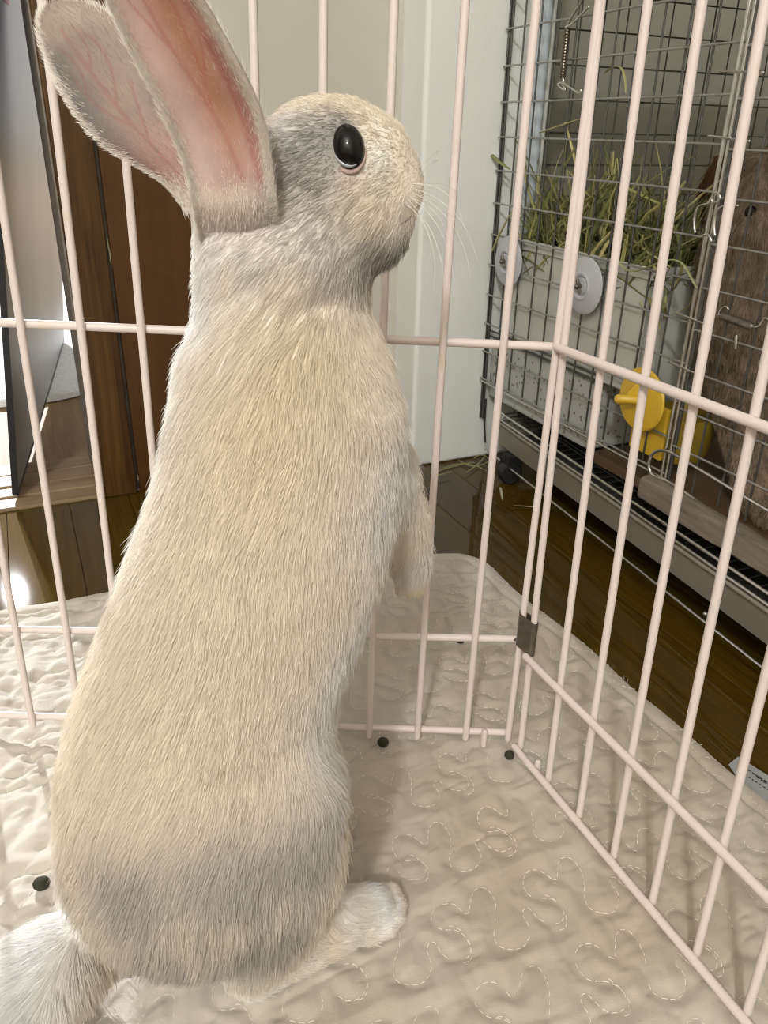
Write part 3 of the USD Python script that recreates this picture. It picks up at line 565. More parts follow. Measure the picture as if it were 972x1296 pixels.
# nose and mouth
m_nose = plain('nose_skin', (.62, .42, .37), .55, vary=.1, scale=300)
nc = at_y(533, 228, HY); ns = trimesh.creation.icosphere(3, 1.0); v = np.array(ns.vertices); ns.vertices = nc + v * [.0022, .0038, .0034] + np.array([-.0012, 0, 0])
put('nose', ns, m_nose, rab, True)
m_dk = plain('mouth_line', (.34, .28, .27), .7)
put('mouth', tube(np.array([at_y(a, b, HY - z) for a, b, z in ((531, 246, .0008), (526, 262, .004), (517, 277, .0075), (507, 284, .0105))]), [.0004, .0006, .0005, .0002], 6), m_dk, rab, True)
# ears
m_ear = mat('ear_skin', {'a': ('attribute', {'attribute': 'vcol'}), 'p': ('principled_bsdf', {'roughness': .55, 'specular_ior_level': .3}), 't': ('translucent_bsdf', {}), 'm': ('mix_closure', {'fac': .35}), 'h': ('hsv', {'saturation': 1.12, 'value': .90})},
    [('a.color', 'p.base_color'), ('a.color', 'h.color'), ('h.color', 't.color'), ('p.BSDF', 'm.closure1'), ('t.BSDF', 'm.closure2')], surface='m.closure')
def ear(name, Lp, Rp, y0, y1, cup, curl, colour, label, nt=130, nu=60, canal=.5, sink=.0):
    Lc, Rc = spline(Lp, nt), spline(Rp, nt); t = np.linspace(0, 1, nt); u = np.linspace(0, 1, nu)
    P = np.zeros((nt, nu, 3))
    for i in range(nt):
        w = np.sin(math.pi * np.clip((1 - t[i]) * 6 + .25, 0, .5)) if t[i] > .85 else 1
        for j in range(nu):
            px, py = Lc[i] * (1 - u[j]) + Rc[i] * u[j]
            x = u[j] ** (math.log(.5) / math.log(canal)); kk = np.clip((t[i] - .13 + .10 * max(0, u[j] - .5)) / .36, 0, 1); cu = cup if not sink else -.007 + (cup + .007) * kk * kk * (3 - 2 * kk); y = y0 + (y1 - y0) * t[i] + cu * (4 * x * (1 - x)) * (1 - .55 * t[i]) * w + curl * (abs(2 * u[j] - 1) ** 6) * w
            P[i, j] = at_y(px, py, y + sink * max(0, 1 - t[i] / .20) ** 1.6)
    du_, dt_ = np.gradient(P, axis=1), np.gradient(P, axis=0); N = np.cross(dt_, du_); N /= np.linalg.norm(N, axis=2, keepdims=True) + 1e-12
    if N[nt // 2, nu // 2, 1] > 0: N = -N                 # towards the viewer
    th = (.0011 * np.sqrt(np.clip(1 - (2 * u - 1) ** 8, .02, 1)))[None, :, None]
    fr, bk = P + N * th * .5, P - N * th * .5
    I = np.arange(nt * nu).reshape(nt, nu); q = np.stack([I[:-1, :-1], I[1:, :-1], I[1:, 1:], I[:-1, 1:]], -1).reshape(-1, 4); n_ = nt * nu
    qs = [q, q[:, ::-1] + n_]
    loop = np.r_[I[0, :], I[1:, -1], I[-1, -2::-1], I[-2:0:-1, 0]]; l2 = np.roll(loop, -1); qs.append(np.stack([loop, loop + n_, l2 + n_, l2], 1))
    qq = np.vstack(qs); em = trimesh.Trimesh(np.vstack([fr.reshape(-1, 3), bk.reshape(-1, 3)]), np.vstack([qq[:, [0, 1, 2]], qq[:, [0, 2, 3]]]), process=False)
    if em.volume < 0: em.invert()
    T, U = np.meshgrid(t, u, indexing='ij'); cf, cb = colour(T, U, P, True), colour(T, U, P, False)
    put(name, em, m_ear, rab, True, vcol=np.vstack([cf.reshape(-1, 3), cb.reshape(-1, 3)]), label=label)
    return P, N, T, U, em
def veins(T, U, paths, w):
    X = np.stack([T * 1.9, U], -1).reshape(-1, 2); d = np.full(len(X), 9.0)
    for p, ww in paths:
        c = spline(np.array(p) * [1.9, 1], 80); dd, _ = cKDTree(c).query(X); d = np.minimum(d, dd / ww)
    return np.exp(-(d / w) ** 2).reshape(T.shape)
def mixc(a, b, k): return a * (1 - k[..., None]) + np.asarray(b) * k[..., None]
def foot_of_ear(c, T, P, lo, hi):
    k = np.clip((hi - T) / (hi - lo), 0, 1); m = k > 0; f = np.zeros(T.shape + (3,)); f[m] = fur_colour(P[m]) * .95; return mixc(c, f, k * k * (3 - 2 * k))
def near_col(T, U, P, front):
    n = meshkit.fbm(P.reshape(-1, 3) * 160, 3, 31).reshape(T.shape) - .5
    if not front: return mixc(np.broadcast_to(np.array([.74, .60, .54]), T.shape + (3,)), (.85, .82, .78), np.clip(abs(2 * U - 1) ** 4 + n, 0, 1))
    c = np.broadcast_to(np.array([.52, .345, .30]), T.shape + (3,))
    c = mixc(c, (.44, .225, .145), np.clip(1.0 * np.exp(-((U - .60) / .20) ** 2) * np.clip((T - .2) / .2, 0, 1) + n * .5, 0, 1))
    c = mixc(c, (.41, .19, .16), np.clip(np.exp(-((U - .82) / .05) ** 2) * np.clip((T - .12) / .1, 0, 1) * np.clip((.85 - T) / .2, 0, 1) * .9, 0, 1))
    c = mixc(c, (.70, .52, .47), np.clip(np.exp(-((U - .16) / .16) ** 2) * .8 + n * .3, 0, 1))
    v = veins(T, U, [([(.25, .62), (.45, .50), (.65, .42), (.85, .40), (.98, .48)], 1.3), ([(.45, .50), (.6, .60), (.78, .66), (.95, .66)], 1.0), ([(.65, .42), (.75, .30), (.85, .2)], .8), ([(.3, .78), (.5, .78), (.7, .80), (.9, .76)], 1.1), ([(.55, .57), (.62, .70), (.70, .76)], .7)], .020)
    c = mixc(c, (.40, .13, .11), v * .55)
    c = mixc(c, (.66, .53, .47), np.clip((.24 - T) / .14, 0, 1) * .9)
    c = mixc(c, (.84, .79, .73), np.clip((abs(2 * U - 1) - .86) / .09, 0, 1) * (U < .5)); c = mixc(c, (.74, .68, .60), np.clip((U - .885) / .05, 0, 1))
    c = foot_of_ear(c, T, P, .10, .26)
    return np.clip(c * (1 + n[..., None] * .18), 0, .9)
def far_col(T, U, P, front):
    n = meshkit.fbm(P.reshape(-1, 3) * 110, 4, 41).reshape(T.shape) - .5; n2 = meshkit.fbm(P.reshape(-1, 3) * 60, 3, 45).reshape(T.shape) - .5
    c = np.broadcast_to(np.array([.44, .335, .285]), T.shape + (3,))
    c = mixc(c, (.29, .265, .25), np.clip(np.exp(-((U - .08) / .20) ** 2) * 1.0 * np.clip((.93 - T) / .15, 0, 1) + n2 * 1.2 - .1, 0, 1))
    c = mixc(c, (.60, .53, .44), np.clip((T - .75) / .2, 0, 1) * .7 * np.clip(.9 + n * 2, 0, 1))
    c = mixc(c, (.60, .34, .30), np.clip((.45 - T) / .3, 0, 1) * .8)
    v = veins(T, U, [([(.05, .40), (.3, .45), (.5, .42), (.7, .36), (.85, .35)], 1.2), ([(.3, .45), (.42, .58), (.55, .68)], .8), ([(.5, .42), (.6, .55), (.72, .6), (.8, .55)], .8), ([(.4, .44), (.52, .26), (.66, .18)], .8), ([(.66, .37), (.74, .48), (.84, .5)], .7), ([(.6, .22), (.7, .28), (.78, .22)], .6)], .020)
    c = mixc(c, (.42, .18, .17), v * .55)
    c = mixc(c, (.82, .77, .70), np.clip((abs(2 * U - 1) - .88) / .09, 0, 1) * .8)
    return np.clip(c * (1 + n[..., None] * .35), 0, .9)
NL = [(268, 335), (250, 285), (241, 235), (219, 175), (193, 120), (168, 72), (148, 30), (133, -8), (130, -38), (146, -62)]
NR = [(338, 335), (350, 275), (346, 215), (338, 163), (323, 118), (301, 74), (277, 30), (252, -10), (222, -42), (176, -64)]
FL = [(232, 262), (205, 228), (165, 204), (128, 180), (92, 138), (66, 90), (51, 50), (50, 24), (61, 8)]
FR = [(275, 262), (262, 222), (245, 185), (225, 140), (203, 95), (177, 50), (148, 20), (112, 3), (78, 1)]
eN = ear('ear', NL, NR, -.132, -.143, .013, -.0030, near_col, 'nearer ear showing its pink hollow inside', canal=.58, sink=.026)
eF = ear('ear', FL, FR, -.090, -.080, -.006, .0015, far_col, 'farther ear showing its veined mottled back')
def ear_fuzz(E, n, seed, rim, side, colour, length, width=.00017):
    P, N, T, U, em = E; r = np.random.default_rng(seed); nt, nu = T.shape
    i = r.integers(2, nt - 1, n); x = r.random(n)
    if rim: x = np.where(r.random(n) < .5, r.beta(1, 26, n), 1 - r.beta(1, 26, n))
    j = np.clip((x * (nu - 1)).astype(int), 0, nu - 1)
    p = P[i, j] + N[i, j] * .0004 * side; nn = N[i, j] * side; tt = P[np.minimum(i + 2, nt - 1), j] - P[np.maximum(i - 2, 0), j]; tt /= np.linalg.norm(tt, axis=1, keepdims=True) + 1e-9
    ud = P[i, np.minimum(j + 2, nu - 1)] - P[i, np.maximum(j - 2, 0)]; ud /= np.linalg.norm(ud, axis=1, keepdims=True) + 1e-9
    o = ud * np.where(rim, np.where(x[:, None] > .5, 1, -1) * .75, 0)
    d = tt * .8 + nn * .45 + o + r.normal(0, .22, (n, 3)); d /= np.linalg.norm(d, axis=1, keepdims=True)
    L = length * r.uniform(.5, 1.2, (n, 1)); Q = np.stack([p, p + d * L * .5, p + (d + tt * .3) / 1.2 * L], 1)
    c = colour(n, r) * r.uniform(.9, 1.1, (n, 1)); return Q, np.tile(np.array([1, .8, .15]) * width, (n, 1)), np.clip(c, 0, .95)
wc = lambda n, r: np.tile(np.array([[.86, .81, .74]]), (n, 1))
def lower_fur(E, n, seed, tmax):
    P, N, T, U, em = E; r = np.random.default_rng(seed); nt, nu = T.shape; i = (r.beta(1, 1.6, n) * tmax * nt).astype(int); j = r.integers(0, nu, n)
    p = P[i, j]; nn = N[i, j]; tt = P[np.minimum(i + 3, nt - 1), j] - P[np.maximum(i - 3, 0), j]; tt /= np.linalg.norm(tt, axis=1, keepdims=True) + 1e-9
    d = -tt * .9 + nn * .38 + r.normal(0, .14, (n, 3)); d /= np.linalg.norm(d, axis=1, keepdims=True); L = .0052 * r.uniform(.5, 1.2, (n, 1)) * np.clip(1.2 - T[i, j] / tmax, .3, 1)[:, None]
    return np.stack([p, p + d * L * .5, p + (d * 1.2 - nn * .25) / 1.2 * L], 1), np.tile(np.array([1, .85, .12]) * .00019, (n, 1)), np.clip(fur_colour(p) * r.uniform(.9, 1.08, (n, 1)), 0, .95)
fz = [lower_fur(eN, 5200, 11, .34), lower_fur(eF, 2600, 12, .25), ear_fuzz(eN, 5200, 1, True, 1, wc, .0036), ear_fuzz(eN, 3500, 2, False, -1, wc, .004), ear_fuzz(eF, 2600, 3, True, 1, wc, .0030), ear_fuzz(eF, 2400, 4, False, 1, lambda n, r: np.tile(np.array([[.50, .43, .38]]), (n, 1)), .0028, .00012), ear_fuzz(eN, 700, 5, False, 1, wc, .0026, .00008)]
curves('ear_fuzz', np.vstack([f[0] for f in fz]), np.vstack([f[1] for f in fz]), m_fur, rab, np.vstack([f[2] for f in fz]))
# whiskers
wh = []
for (a, b, z), (c, d, e) in (((528, 214, .004), (552, 196, -.02)), ((530, 222, .005), (549, 210, -.03)), ((522, 238, .010), (604, 330, -.03)), ((522, 244, .011), (596, 352, -.05)), ((518, 248, .012), (575, 372, -.04)), ((516, 252, .012), (562, 392, -.05)), ((514, 256, .012), (548, 372, -.03)), ((512, 258, .012), (541, 340, -.02)), ((524, 240, .008), (612, 352, .01)), ((520, 250, .011), (568, 330, -.02)), ((522, 232, .009), (588, 290, -.02)), ((512, 246, .013), (470, 330, -.03)), ((528, 236, .006), (585, 262, .01))):
    p0, p1 = at_y(a, b, HY - z), at_y(c, d, HY + e); m_ = (p0 + p1) / 2 + [.004, 0, .004]; wh.append(spline([p0, m_, p1], 6))
curves('whiskers', np.array(wh), np.linspace(.00024, .00006, 6), plain('whisker', (.70, .68, .64), .4), rab)
# claws
m_claw = plain('claw', (.30, .24, .19), .4)
for o, e in ((-9, -4), (2, 4), (13, 2), (22, -8)):
    p = at_z(500 + e, 1141 + o * 1.2, MZ + .006); q = at_z(509 + e, 1138 + o * 1.2, MZ + .003); put('claw', tube([p, (p + q) / 2 + [0, 0, .0008], q], [.0012, .0010, .0003], 8), m_claw, rab, True)

# ------------------------------------------------------------------ droppings on the mat
m_pel = plain('dropping', (.028, .028, .012), .8, vary=.5, scale=260, bump=.0006, bscale=420)
def pellet(px, py, r, stretch, ang, label, z=None):
    c = at_z(px, py, MZ + r * .8); c[2] = quilt_height(c[None, :2])[0] + r * .82; s = trimesh.creation.icosphere(3, 1.0); v = np.array(s.vertices)
    t = np.abs(v[:, :1]); v = v * [stretch, 1, .88] * (1 - .22 * (stretch - 1) * 4 * np.clip(t - .5, 0, 1)); v *= 1 + .12 * (meshkit.noise(v * 3 + px, 1)[:, None] - .5); ca, sa = math.cos(ang), math.sin(ang)
    s.vertices = c + r * (v @ np.array([[ca, sa, 0], [-sa, ca, 0], [0, 0, 1]])); put('dropping', s, m_pel, None, True, label, cat='rabbit dropping')
pellet(51, 1113, .0044, 1.25, .35, 'pointed dark dropping on the white mat left of the rabbit')
pellet(485, 937, .0040, 1.1, .2, 'round dark dropping against the bottom rail behind the rabbit')
pellet(645, 952, .0036, 1.05, .8, 'olive dropping at the foot of the pen corner')
pellet(583, 806, .0036, 1.2, 0, 'small dark dropping outside the back panel of the pen')

# ------------------------------------------------------------------ the wire cage
m_wire = plain('zinc_wire', (.115, .114, .11), .42, .7, vary=.3, scale=120)
m_chrome = plain('bright_rod', (.62, .61, .58), .22, .95, vary=.12, scale=90)
m_tray = plain('taupe_plastic', (.235, .210, .170), .5, vary=.12, scale=14)
m_black = plain('black_plastic', (.012, .012, .013), .5)
m_blackw = plain('black_wire', (.020, .020, .020), .45)
m_roof = plain('cardboard', (.30, .22, .13), .8, vary=.1, scale=20)
FA, DZ, Z0 = .102, .0372, .3624
ZS = [Z0 + DZ * k for k in range(-7, 6)]
m_wireh = plain('zinc_wire_bright', (.40, .395, .375), .36, .75, vary=.3, scale=120)
BSP = .0324
cage = thing('rabbit_cage', 'silver wire rabbit cage on a taupe tray beside the pen', 'cage', RM(.3, -.4, .05))
W = .0011
def wire(p, r=W, mt=None, name='wire', sides=7, parent=None): return put(name, tube(p, r, sides), mt or m_wire, parent or cage, True)
ZT = .60
for k in range(0, 11):
    b = -.006 - k * BSP; wire([RM(FA, b, .099), RM(FA, b, ZT)])
for z in ZS: wire([RM(FA - .0018, -.003, z), RM(FA - .0018, -.364, z)], mt=m_wireh)
for b, r in ((-.0035, .0017), (-.0095, .0013)): wire([RM(FA + .002, b, .045), RM(FA + .002, b, ZT)], r, name='corner_rod')
wire([RM(FA - .002, -.003, .0985), RM(FA - .002, -.364, .0965)], .0016, m_chrome, 'bottom_rod')
# far end grille and the long back grille
for k in range(1, 15): wire([RM(FA + k * .0345, .002, .06), RM(FA + k * .0345, .002, ZT)], .0010)
for z in ZS + [.065]: wire([RM(FA, .0038, z + .006), RM(.60, .0038, z + .006)], .0010)
for k in range(0, 21): wire([RM(.602, -k * .034, .06), RM(.602, -k * .034, ZT)], .0010)
for z in ZS: wire([RM(.604, 0, z), RM(.604, -.70, z)], .0010)
put('roof', rbox(FA - .004, .61, -.70, .006, ZT, ZT + .012, .003), m_roof, cage)
# hinge rods and the door
DB = -.362
for a, b in ((FA - .002, DB), (FA - .003, DB - .0072)): wire([RM(a, b, .0985), RM(a, b, ZT)], .0019, m_chrome, 'hinge_rod')
for z in (.452, .4035, .2545, .209): wire([RM(FA - .0045, DB + .0155, z + .002), RM(FA - .0045, DB - .030, z - .001)], .0012, m_chrome, 'hinge_pin')
door = put('door_frame', tube(np.array([RM(FA - .004, DB - .012, .565), RM(FA - .004, DB - .012, .0985)]), .0016, 8), m_wire, cage, True)
for k in range(1, 7): wire([RM(FA - .0045, DB - .012 - k * BSP, .0985), RM(FA - .0045, DB - .012 - k * BSP, .565)], parent=door)
for z in ZS[1:]: wire([RM(FA - .0062, DB - .012, z - .004), RM(FA - .0062, DB - .25, z - .004)], .0012, m_wireh, parent=door)
lp = [at_a(*p, FA - .006) for p in ((1010, 668), (930, 621), (862, 580), (838, 570), (826, 574), (821, 588), (824, 599), (836, 606), (905, 652), (972, 691), (1010, 712))]
put('lower_loop', tube(spline(lp, 60), .0017, 8), m_chrome, cage, True)
for ps in (((900, 250), (895, 258), (884, 262), (879, 276), (880, 294)), ((934, 260), (920, 261), (908, 266), (904, 280), (905, 298)), ((911, 251), (909, 245), (903, 246), (901, 254), (907, 256), (911, 250)), ((888, 300), (893, 297), (898, 299), (900, 306))):
    put('hook', tube(spline([at_a(*p, FA - .010) for p in ps], 30), .0012, 8), m_chrome, cage, True)
# latch: half tube with a rod through it
l0, l1 = at_a(914, 400, FA - .012), at_a(951, 413, FA - .012)
lt = put('latch_sleeve', tube([l0, l1], .0036, 14), m_clip, cage, True)
put('latch_rod', tube(spline([at_a(*p, FA - .012) for p in ((922, 391), (913, 391), (910, 398), (914, 402), (950, 414), (962, 411), (966, 405), (975, 407))], 40), .0010, 8), m_chrome, lt, True)
put('latch_pin', tube([at_a(932, 425, FA - .012), at_a(931, 441, FA - .012)], .0011, 8), m_chrome, lt, True)
# spring hook near the top
s0, s1 = at_a(718, 38, FA - .006), at_a(712, 97, FA - .006)
sp_ = put('spring', tube(np.linspace(s0, s1, 60), .0034 + .00018 * np.sin(np.arange(60) * 1.6), 12), plain('spring_steel', (.16, .14, .11), .3, .9), cage, True)
for ps in (((716, 36), (719, 30), (726, 18), (736, 2), (742, -8)), ((716, 34), (724, 30), (738, 16), (745, 9)), ((712, 97), (713, 104), (706, 106), (716, 114), (711, 105), (722, 111), (735, 114))):
    put('spring_hook', tube(spline([at_a(*p, FA - .007) for p in ps], 24), .0011, 8), m_chrome, sp_, True)
# base: frame rods, mesh shelf, drawer tray, low rail, castor
def base_line(z, da=0.0, b0=-.045, b1=-.70): return [RM(.1035 + da + .079 * (b + .054), b, z) for b in np.linspace(b0, b1, 5)]
for z, da in ((.0672, 0), (.0585, -.001)): put('base_rod', tube(base_line(z, da), .0017, 8), m_chrome, cage, True)
put('base_rod', tube(base_line(.0655, .03), .0012, 8), m_blackw, cage, True)
for k in range(46):
    b = -.05 - k * .0142; a = .1035 + .079 * (b + .054); wire([RM(a, b, .0625), RM(a + .16, b - .004, .0625)], .0008, m_blackw, 'shelf_wire', 5)
for k in range(1, 7): wire([RM(.1035 + k * .026, -.045, .0637), RM(.1035 + k * .026 - .052, -.70, .0637)], .0008, m_blackw, 'shelf_wire', 5)
def tray_part(z0, z1, e0, e1, b0=-.048, b1=-.70): return trimesh.convex.convex_hull(np.array([base_line(z, .003 - .004 * (z - .022) / .032, b0, b1)[i] + UA * e for z in (z0, z1) for i in (0, 4) for e in (e0, e1)]))
put('tray', cat_([tray_part(.022, .054, 0, .004), tray_part(.022, .026, .004, .44), tray_part(.022, .054, .436, .44), tray_part(.022, .054, .004, .436, -.048, -.052), tray_part(.022, .054, .004, .436, -.696, -.70)]), m_tray, cage, 30)
put('tray_liner', tray_part(.0265, .029, .006, .43, -.055, -.69), plain('dark_liner', (.05, .05, .045), .8, vary=.3, scale=60), cage, 30)
put('tray_lip', tube([p + ZZ * 0 for p in base_line(.0535, -.0015, -.048)], .0022, 8, 1.0), m_tray, cage, True)
lr = put('low_rail', tube(base_line(.0070, -.006, -.03), .0015, 8), m_chrome, cage, True)
for px, py in ((683, 621), (893, 777)):
    z = .0085; p = at_z(px, py, z); put('rail_joint', trimesh.primitives.Sphere(radius=.0026, center=p, subdivisions=2).to_mesh(), m_chrome, lr, True)
put('leg', tube([at_a(615, 505, .108), at_a(613, 535, .106), at_a(614, 560, .106)], .0013, 8), m_blackw, cage, True)
cc = at_z(640, 598, FLOOR + .016); cc = cc - UA * -.006
wh_ = put('castor', lathe([(0, -.009), (.013, -.009), (.0155, -.006), (.0155, .006), (.013, .009), (0, .009)], cc, VB + UA * .25, 28), m_black, cage, 40)
put('castor_fork', trimesh.convex.convex_hull(np.vstack([rbox(*(v for ab in zip(np.array(room_ab(cc)) - .009, np.array(room_ab(cc)) + .012) for v in ab), FLOOR + .024, FLOOR + .040).vertices])), m_black, wh_, 30)
for b in (-.62,):
    c2 = RM(.12, b, FLOOR + .016); put('castor', lathe([(0, -.009), (.013, -.009), (.0155, -.006), (.0155, .006), (.013, .009), (0, .009)], c2, VB, 28), m_black, cage, 40)

# ------------------------------------------------------------------ what stands in the cage
m_plast = plain('milky_plastic', (.50, .50, .46), .4, vary=.10, scale=16)
m_litter = mat('spotted_white_tray', {'g': ('geometry', {}), 'v': ('voronoi_texture', {'scale': 120.0, 'randomness': 1.0}), 'n': ('noise_texture', {'scale': 24.0, 'detail': 3.0}), 'a': ('math', {'math_type': 'subtract'}), 'r': ('rgb_ramp', {'ramp': [(0.0, (.17, .15, .12)), (0.07, (.43, .43, .41))]}), 'p': ('principled_bsdf', {'roughness': .5}), 's': ('math', {'math_type': 'multiply', 'value2': .36})},
    [('g.position', 'v.vector'), ('g.position', 'n.vector'), ('v.distance', 'a.value1'), ('n.fac', 's.value1'), ('s.value', 'a.value2'), ('a.value', 'r.fac'), ('r.color', 'p.base_color')])
def open_box(a0, a1, b0, b1, z0, z1, t):
    return cat_([rbox(a0, a0 + t, b0, b1, z0, z1, t * .4), rbox(a1 - t, a1, b0, b1, z0, z1, t * .4), rbox(a0, a1, b0, b0 + t, z0, z1, t * .4), rbox(a0, a1, b1 - t, b1, z0, z1, t * .4), rbox(a0, a1, b0, b1, z0, z0 + t, t * .4)])
feed = thing('hay_feeder', 'milky white hay box fixed inside the cage wires with two grey discs', 'hay feeder', RM(.15, -.17, .17))
put('box', open_box(.108, .200, -.296, -.040, .160, .288, .003), m_plast, feed)
put('rim', cat_([rbox(.1055, .110, -.299, -.037, .277, .289, .0015), rbox(.198, .203, -.299, -.037, .277, .289, .0015), rbox(.108, .201, -.299, -.2945, .277, .289, .0015), rbox(.108, .201, -.0415, -.037, .277, .289, .0015)]), m_plast, feed)
m_disc = plain('lilac_grey_plastic', (.46, .46, .50), .35, vary=.05, scale=40)
prof = [(r * 1.26, h) for r, h in [(0, .003), (.0065, .003), (.0075, .001), (.0095, .0035), (.011, .0035), (.0125, .0015), (.019, .0005), (.0232, -.0018), (.0238, -.0028), (.0225, -.0030), (.012, -.0010), (0, -.0008)]]
for p in ((641, 331), (737, 362)):
    c = at_a(*p, FA - .008); d = put('clamp_disc', lathe(prof, c, -UA, 44), m_disc, feed, 40, label='lilac grey round clamp disc')
    put('bolt', tube([c + UA * .012, c - UA * .008], .0030, 10), m_clip, d, True); put('wing', tube([c - UA * .006 + ZZ * .006 + VB * .002, c - UA * .004 - ZZ * .006 - VB * .002], .0020, 8), m_clip, d, True)
lit = thing('litter_tray', 'white plastic litter tray with dark specks behind the lower cage wires', 'litter tray', RM(.2, -.15, .07))
put('tray_body', open_box(.110, .27, -.232, -.010, .0775, .158, .003), m_litter, lit)
for z in (.160, .167): put('rim_rod', tube([RM(.106, -.008, z), RM(.106, -.236, z)], .0013, 8), m_wire, lit, True)
bd = put('floor_board', rbox(.112, .44, -.68, -.236, .0655, .077, .001), plain('brown_board', (.115, .070, .036), .7, vary=.2, scale=25), None, 30, 'plain brown board lying on the cage shelf right of the litter tray', cat='board')
m_bark = wood('weathered_plank', (.10, .082, .064), (.25, .21, .165), .8, (.006, .10, .006), .0006)
pl = []
for i in range(41):
    b = -.352 - i * .0072; w = .0026 * (meshkit.noise(np.array([[i * .35, 1, 2]]), 4)[0] - .5)
    pl.append(np.array([RM(.082 + .0 + .04 * (b + .35) + x, b, z) for x, z in ((0, .075 + w), (.004, .0715), (.016, .0715), (.020, .075), (.020, .0925 + w), (.016, .0965 + w), (.004, .0965 - w), (0, .0925 + w))]))
pl = np.array(pl); n_ = pl.shape[1]; Fp = []
for i in range(len(pl) - 1):
    for j in range(n_): Fp.append((i * n_ + j, i * n_ + (j + 1) % n_, (i + 1) * n_ + (j + 1) % n_, (i + 1) * n_ + j))
V_ = np.vstack([pl.reshape(-1, 3), pl[0].mean(0), pl[-1].mean(0)]); T_ = [(a, b, c) for a, b, c, d in Fp] + [(a, c, d) for a, b, c, d in Fp]
T_ += [(len(V_) - 2, (j + 1) % n_, j) for j in range(n_)] + [(len(V_) - 1, (len(pl) - 1) * n_ + j, (len(pl) - 1) * n_ + (j + 1) % n_) for j in range(n_)]
pk = trimesh.Trimesh(V_, np.array(T_), process=False); pk.fix_normals()
put('wood_plank', pk, m_bark, None, 40, 'weathered grey-brown gnawing plank along the bottom of the cage door', cat='plank')
# yellow feeder clamp and bowl
m_yel = plain('yellow_plastic', (.62, .40, .030), .38, vary=.08, scale=30, coat=.2)
yc = at_a(811, 506, FA - .010)
yel = thing('food_bowl', 'yellow plastic food bowl with a round clamp disc outside the cage wires', 'bowl', yc)
yd = put('clamp_disc', lathe([(0, .0025), (.025, .0022), (.0310, .0008), (.0322, -.001), (.0310, -.0028), (0, -.0022)], yc, -UA, 48), m_yel, yel, 40)
h0 = yc - UA * .004
put('grip', tube([h0 + ZZ * .001 - UA * .001 - VB * .003, h0 - UA * .010 + ZZ * .001 + VB * .004, h0 - UA * .017 + VB * .010], [.0045, .0046, .0050], 14), m_yel, yd, True)
put('grip_rib', trimesh.convex.convex_hull(np.vstack([h0 + p for p in (ZZ * .022 - VB * .001, ZZ * .022 + VB * .001, -UA * .013 + VB * .006, -UA * .013 + VB * .008, ZZ * .0 - VB * .001, ZZ * .0 + VB * .001)])), m_yel, yd, 30)
put('holder', cat_([rbox(FA + .003, FA + .010, -.350, -.302, .108, .162, .002)] + [rbox(FA + .009, FA + .0125, -.349 + i * .006, -.346 + i * .006, .110, .160, .0008) for i in range(8)]), m_yel, yel, 30)
bc = RM(FA + .050, -.326, .098)
put('bowl', lathe([(0, 0), (.024, 0), (.030, .010), (.034, .040), (.036, .050), (.0335, .050), (.031, .040), (.027, .012), (0, .006)], bc, ZZ, 40), plain('yellow_bowl', (.30, .20, .025), .4, vary=.1, scale=30), yel, 40)
# corrugated tube behind the grille
tb = at_b(685, 80, -.0105); zz_ = np.linspace(.20, ZT - .02, 260)
put('tube', lathe(np.r_[[(0, zz_[0])], np.stack([.0078 + .0006 * np.sin(zz_ * 300), zz_], 1), [(0, zz_[-1])]], np.array([tb[0], tb[1], 0]), ZZ, 20), plain('pale_blue_plastic', (.50, .56, .62), .4, vary=.08, scale=50), None, True, 'pale blue ribbed upright tube beside the white pillar behind the cage wires', cat='tube')
# hay
m_hay = mat('hay', {'a': ('attribute', {'attribute': 'vcol'}), 'p': ('principled_bsdf', {'roughness': .6}), 't': ('translucent_bsdf', {}), 'm': ('mix_closure', {'fac': .25})}, [('a.color', 'p.base_color'), ('a.color', 't.color'), ('p.BSDF', 'm.closure1'), ('t.BSDF', 'm.closure2')], surface='m.closure')
hcol = np.array([(.33, .33, .12), (.22, .25, .085), (.46, .44, .17), (.13, .155, .055), (.58, .53, .25), (.27, .265, .10)])
def blade(p, w, flat=.22): return tube(p, np.sin(np.linspace(.75, np.pi - .40, len(p))) ** .6 * w, 5, flat)
hr = np.random.default_rng(12); ms, cs = [], []
for i in range(760):
    a, b = hr.uniform(.115, .193), hr.uniform(-.288, -.05); z0 = hr.uniform(.22, .285); hgt = hr.uniform(.025, .115) * (1 - .35 * (b < -.23)) * (1.25 if hr.random() < .2 else 1)
    d = np.array([hr.normal(0, .45), hr.normal(0, .52), 1.0]); d /= np.linalg.norm(d); L = hgt + .04
    q = RM(a, b, z0); e = UA * d[0] + VB * d[1] + ZZ * d[2]; bend = UA * hr.normal(0, .18) + VB * hr.normal(0, .26) - ZZ * hr.uniform(0, .30); x = np.linspace(0, 1, 6)[:, None]
    kink = np.clip(x - hr.uniform(.4, .8), 0, 1) * (hr.random() < .22); p = q + e * L * x + bend * L * x ** 2 + (VB * hr.normal(0, 1.2) - ZZ * 1.1) * L * kink
    aa, bb = (p - P0) @ UA, (p - P0) @ VB; ok = aa < .108
    p = p + UA * np.maximum(.107 - aa, 0)[:, None]; p = p - VB * np.clip(bb + .030, 0, 1)[:, None]; p = p - VB * np.minimum(bb + .318, 0)[:, None]; p = p - UA * np.maximum(aa - .21, 0)[:, None]
    m_ = blade(p, hr.uniform(.0011, .0027)); ms.append(m_); cs.append(np.tile(hcol[hr.integers(len(hcol))] * hr.uniform(.8, 1.2), (len(m_.vertices), 1)))
put('hay', cat_(ms), m_hay, None, True, 'heap of green and yellow hay sticking out of the white feeder box', kind='stuff', cat='hay', vcol=np.vstack(cs))
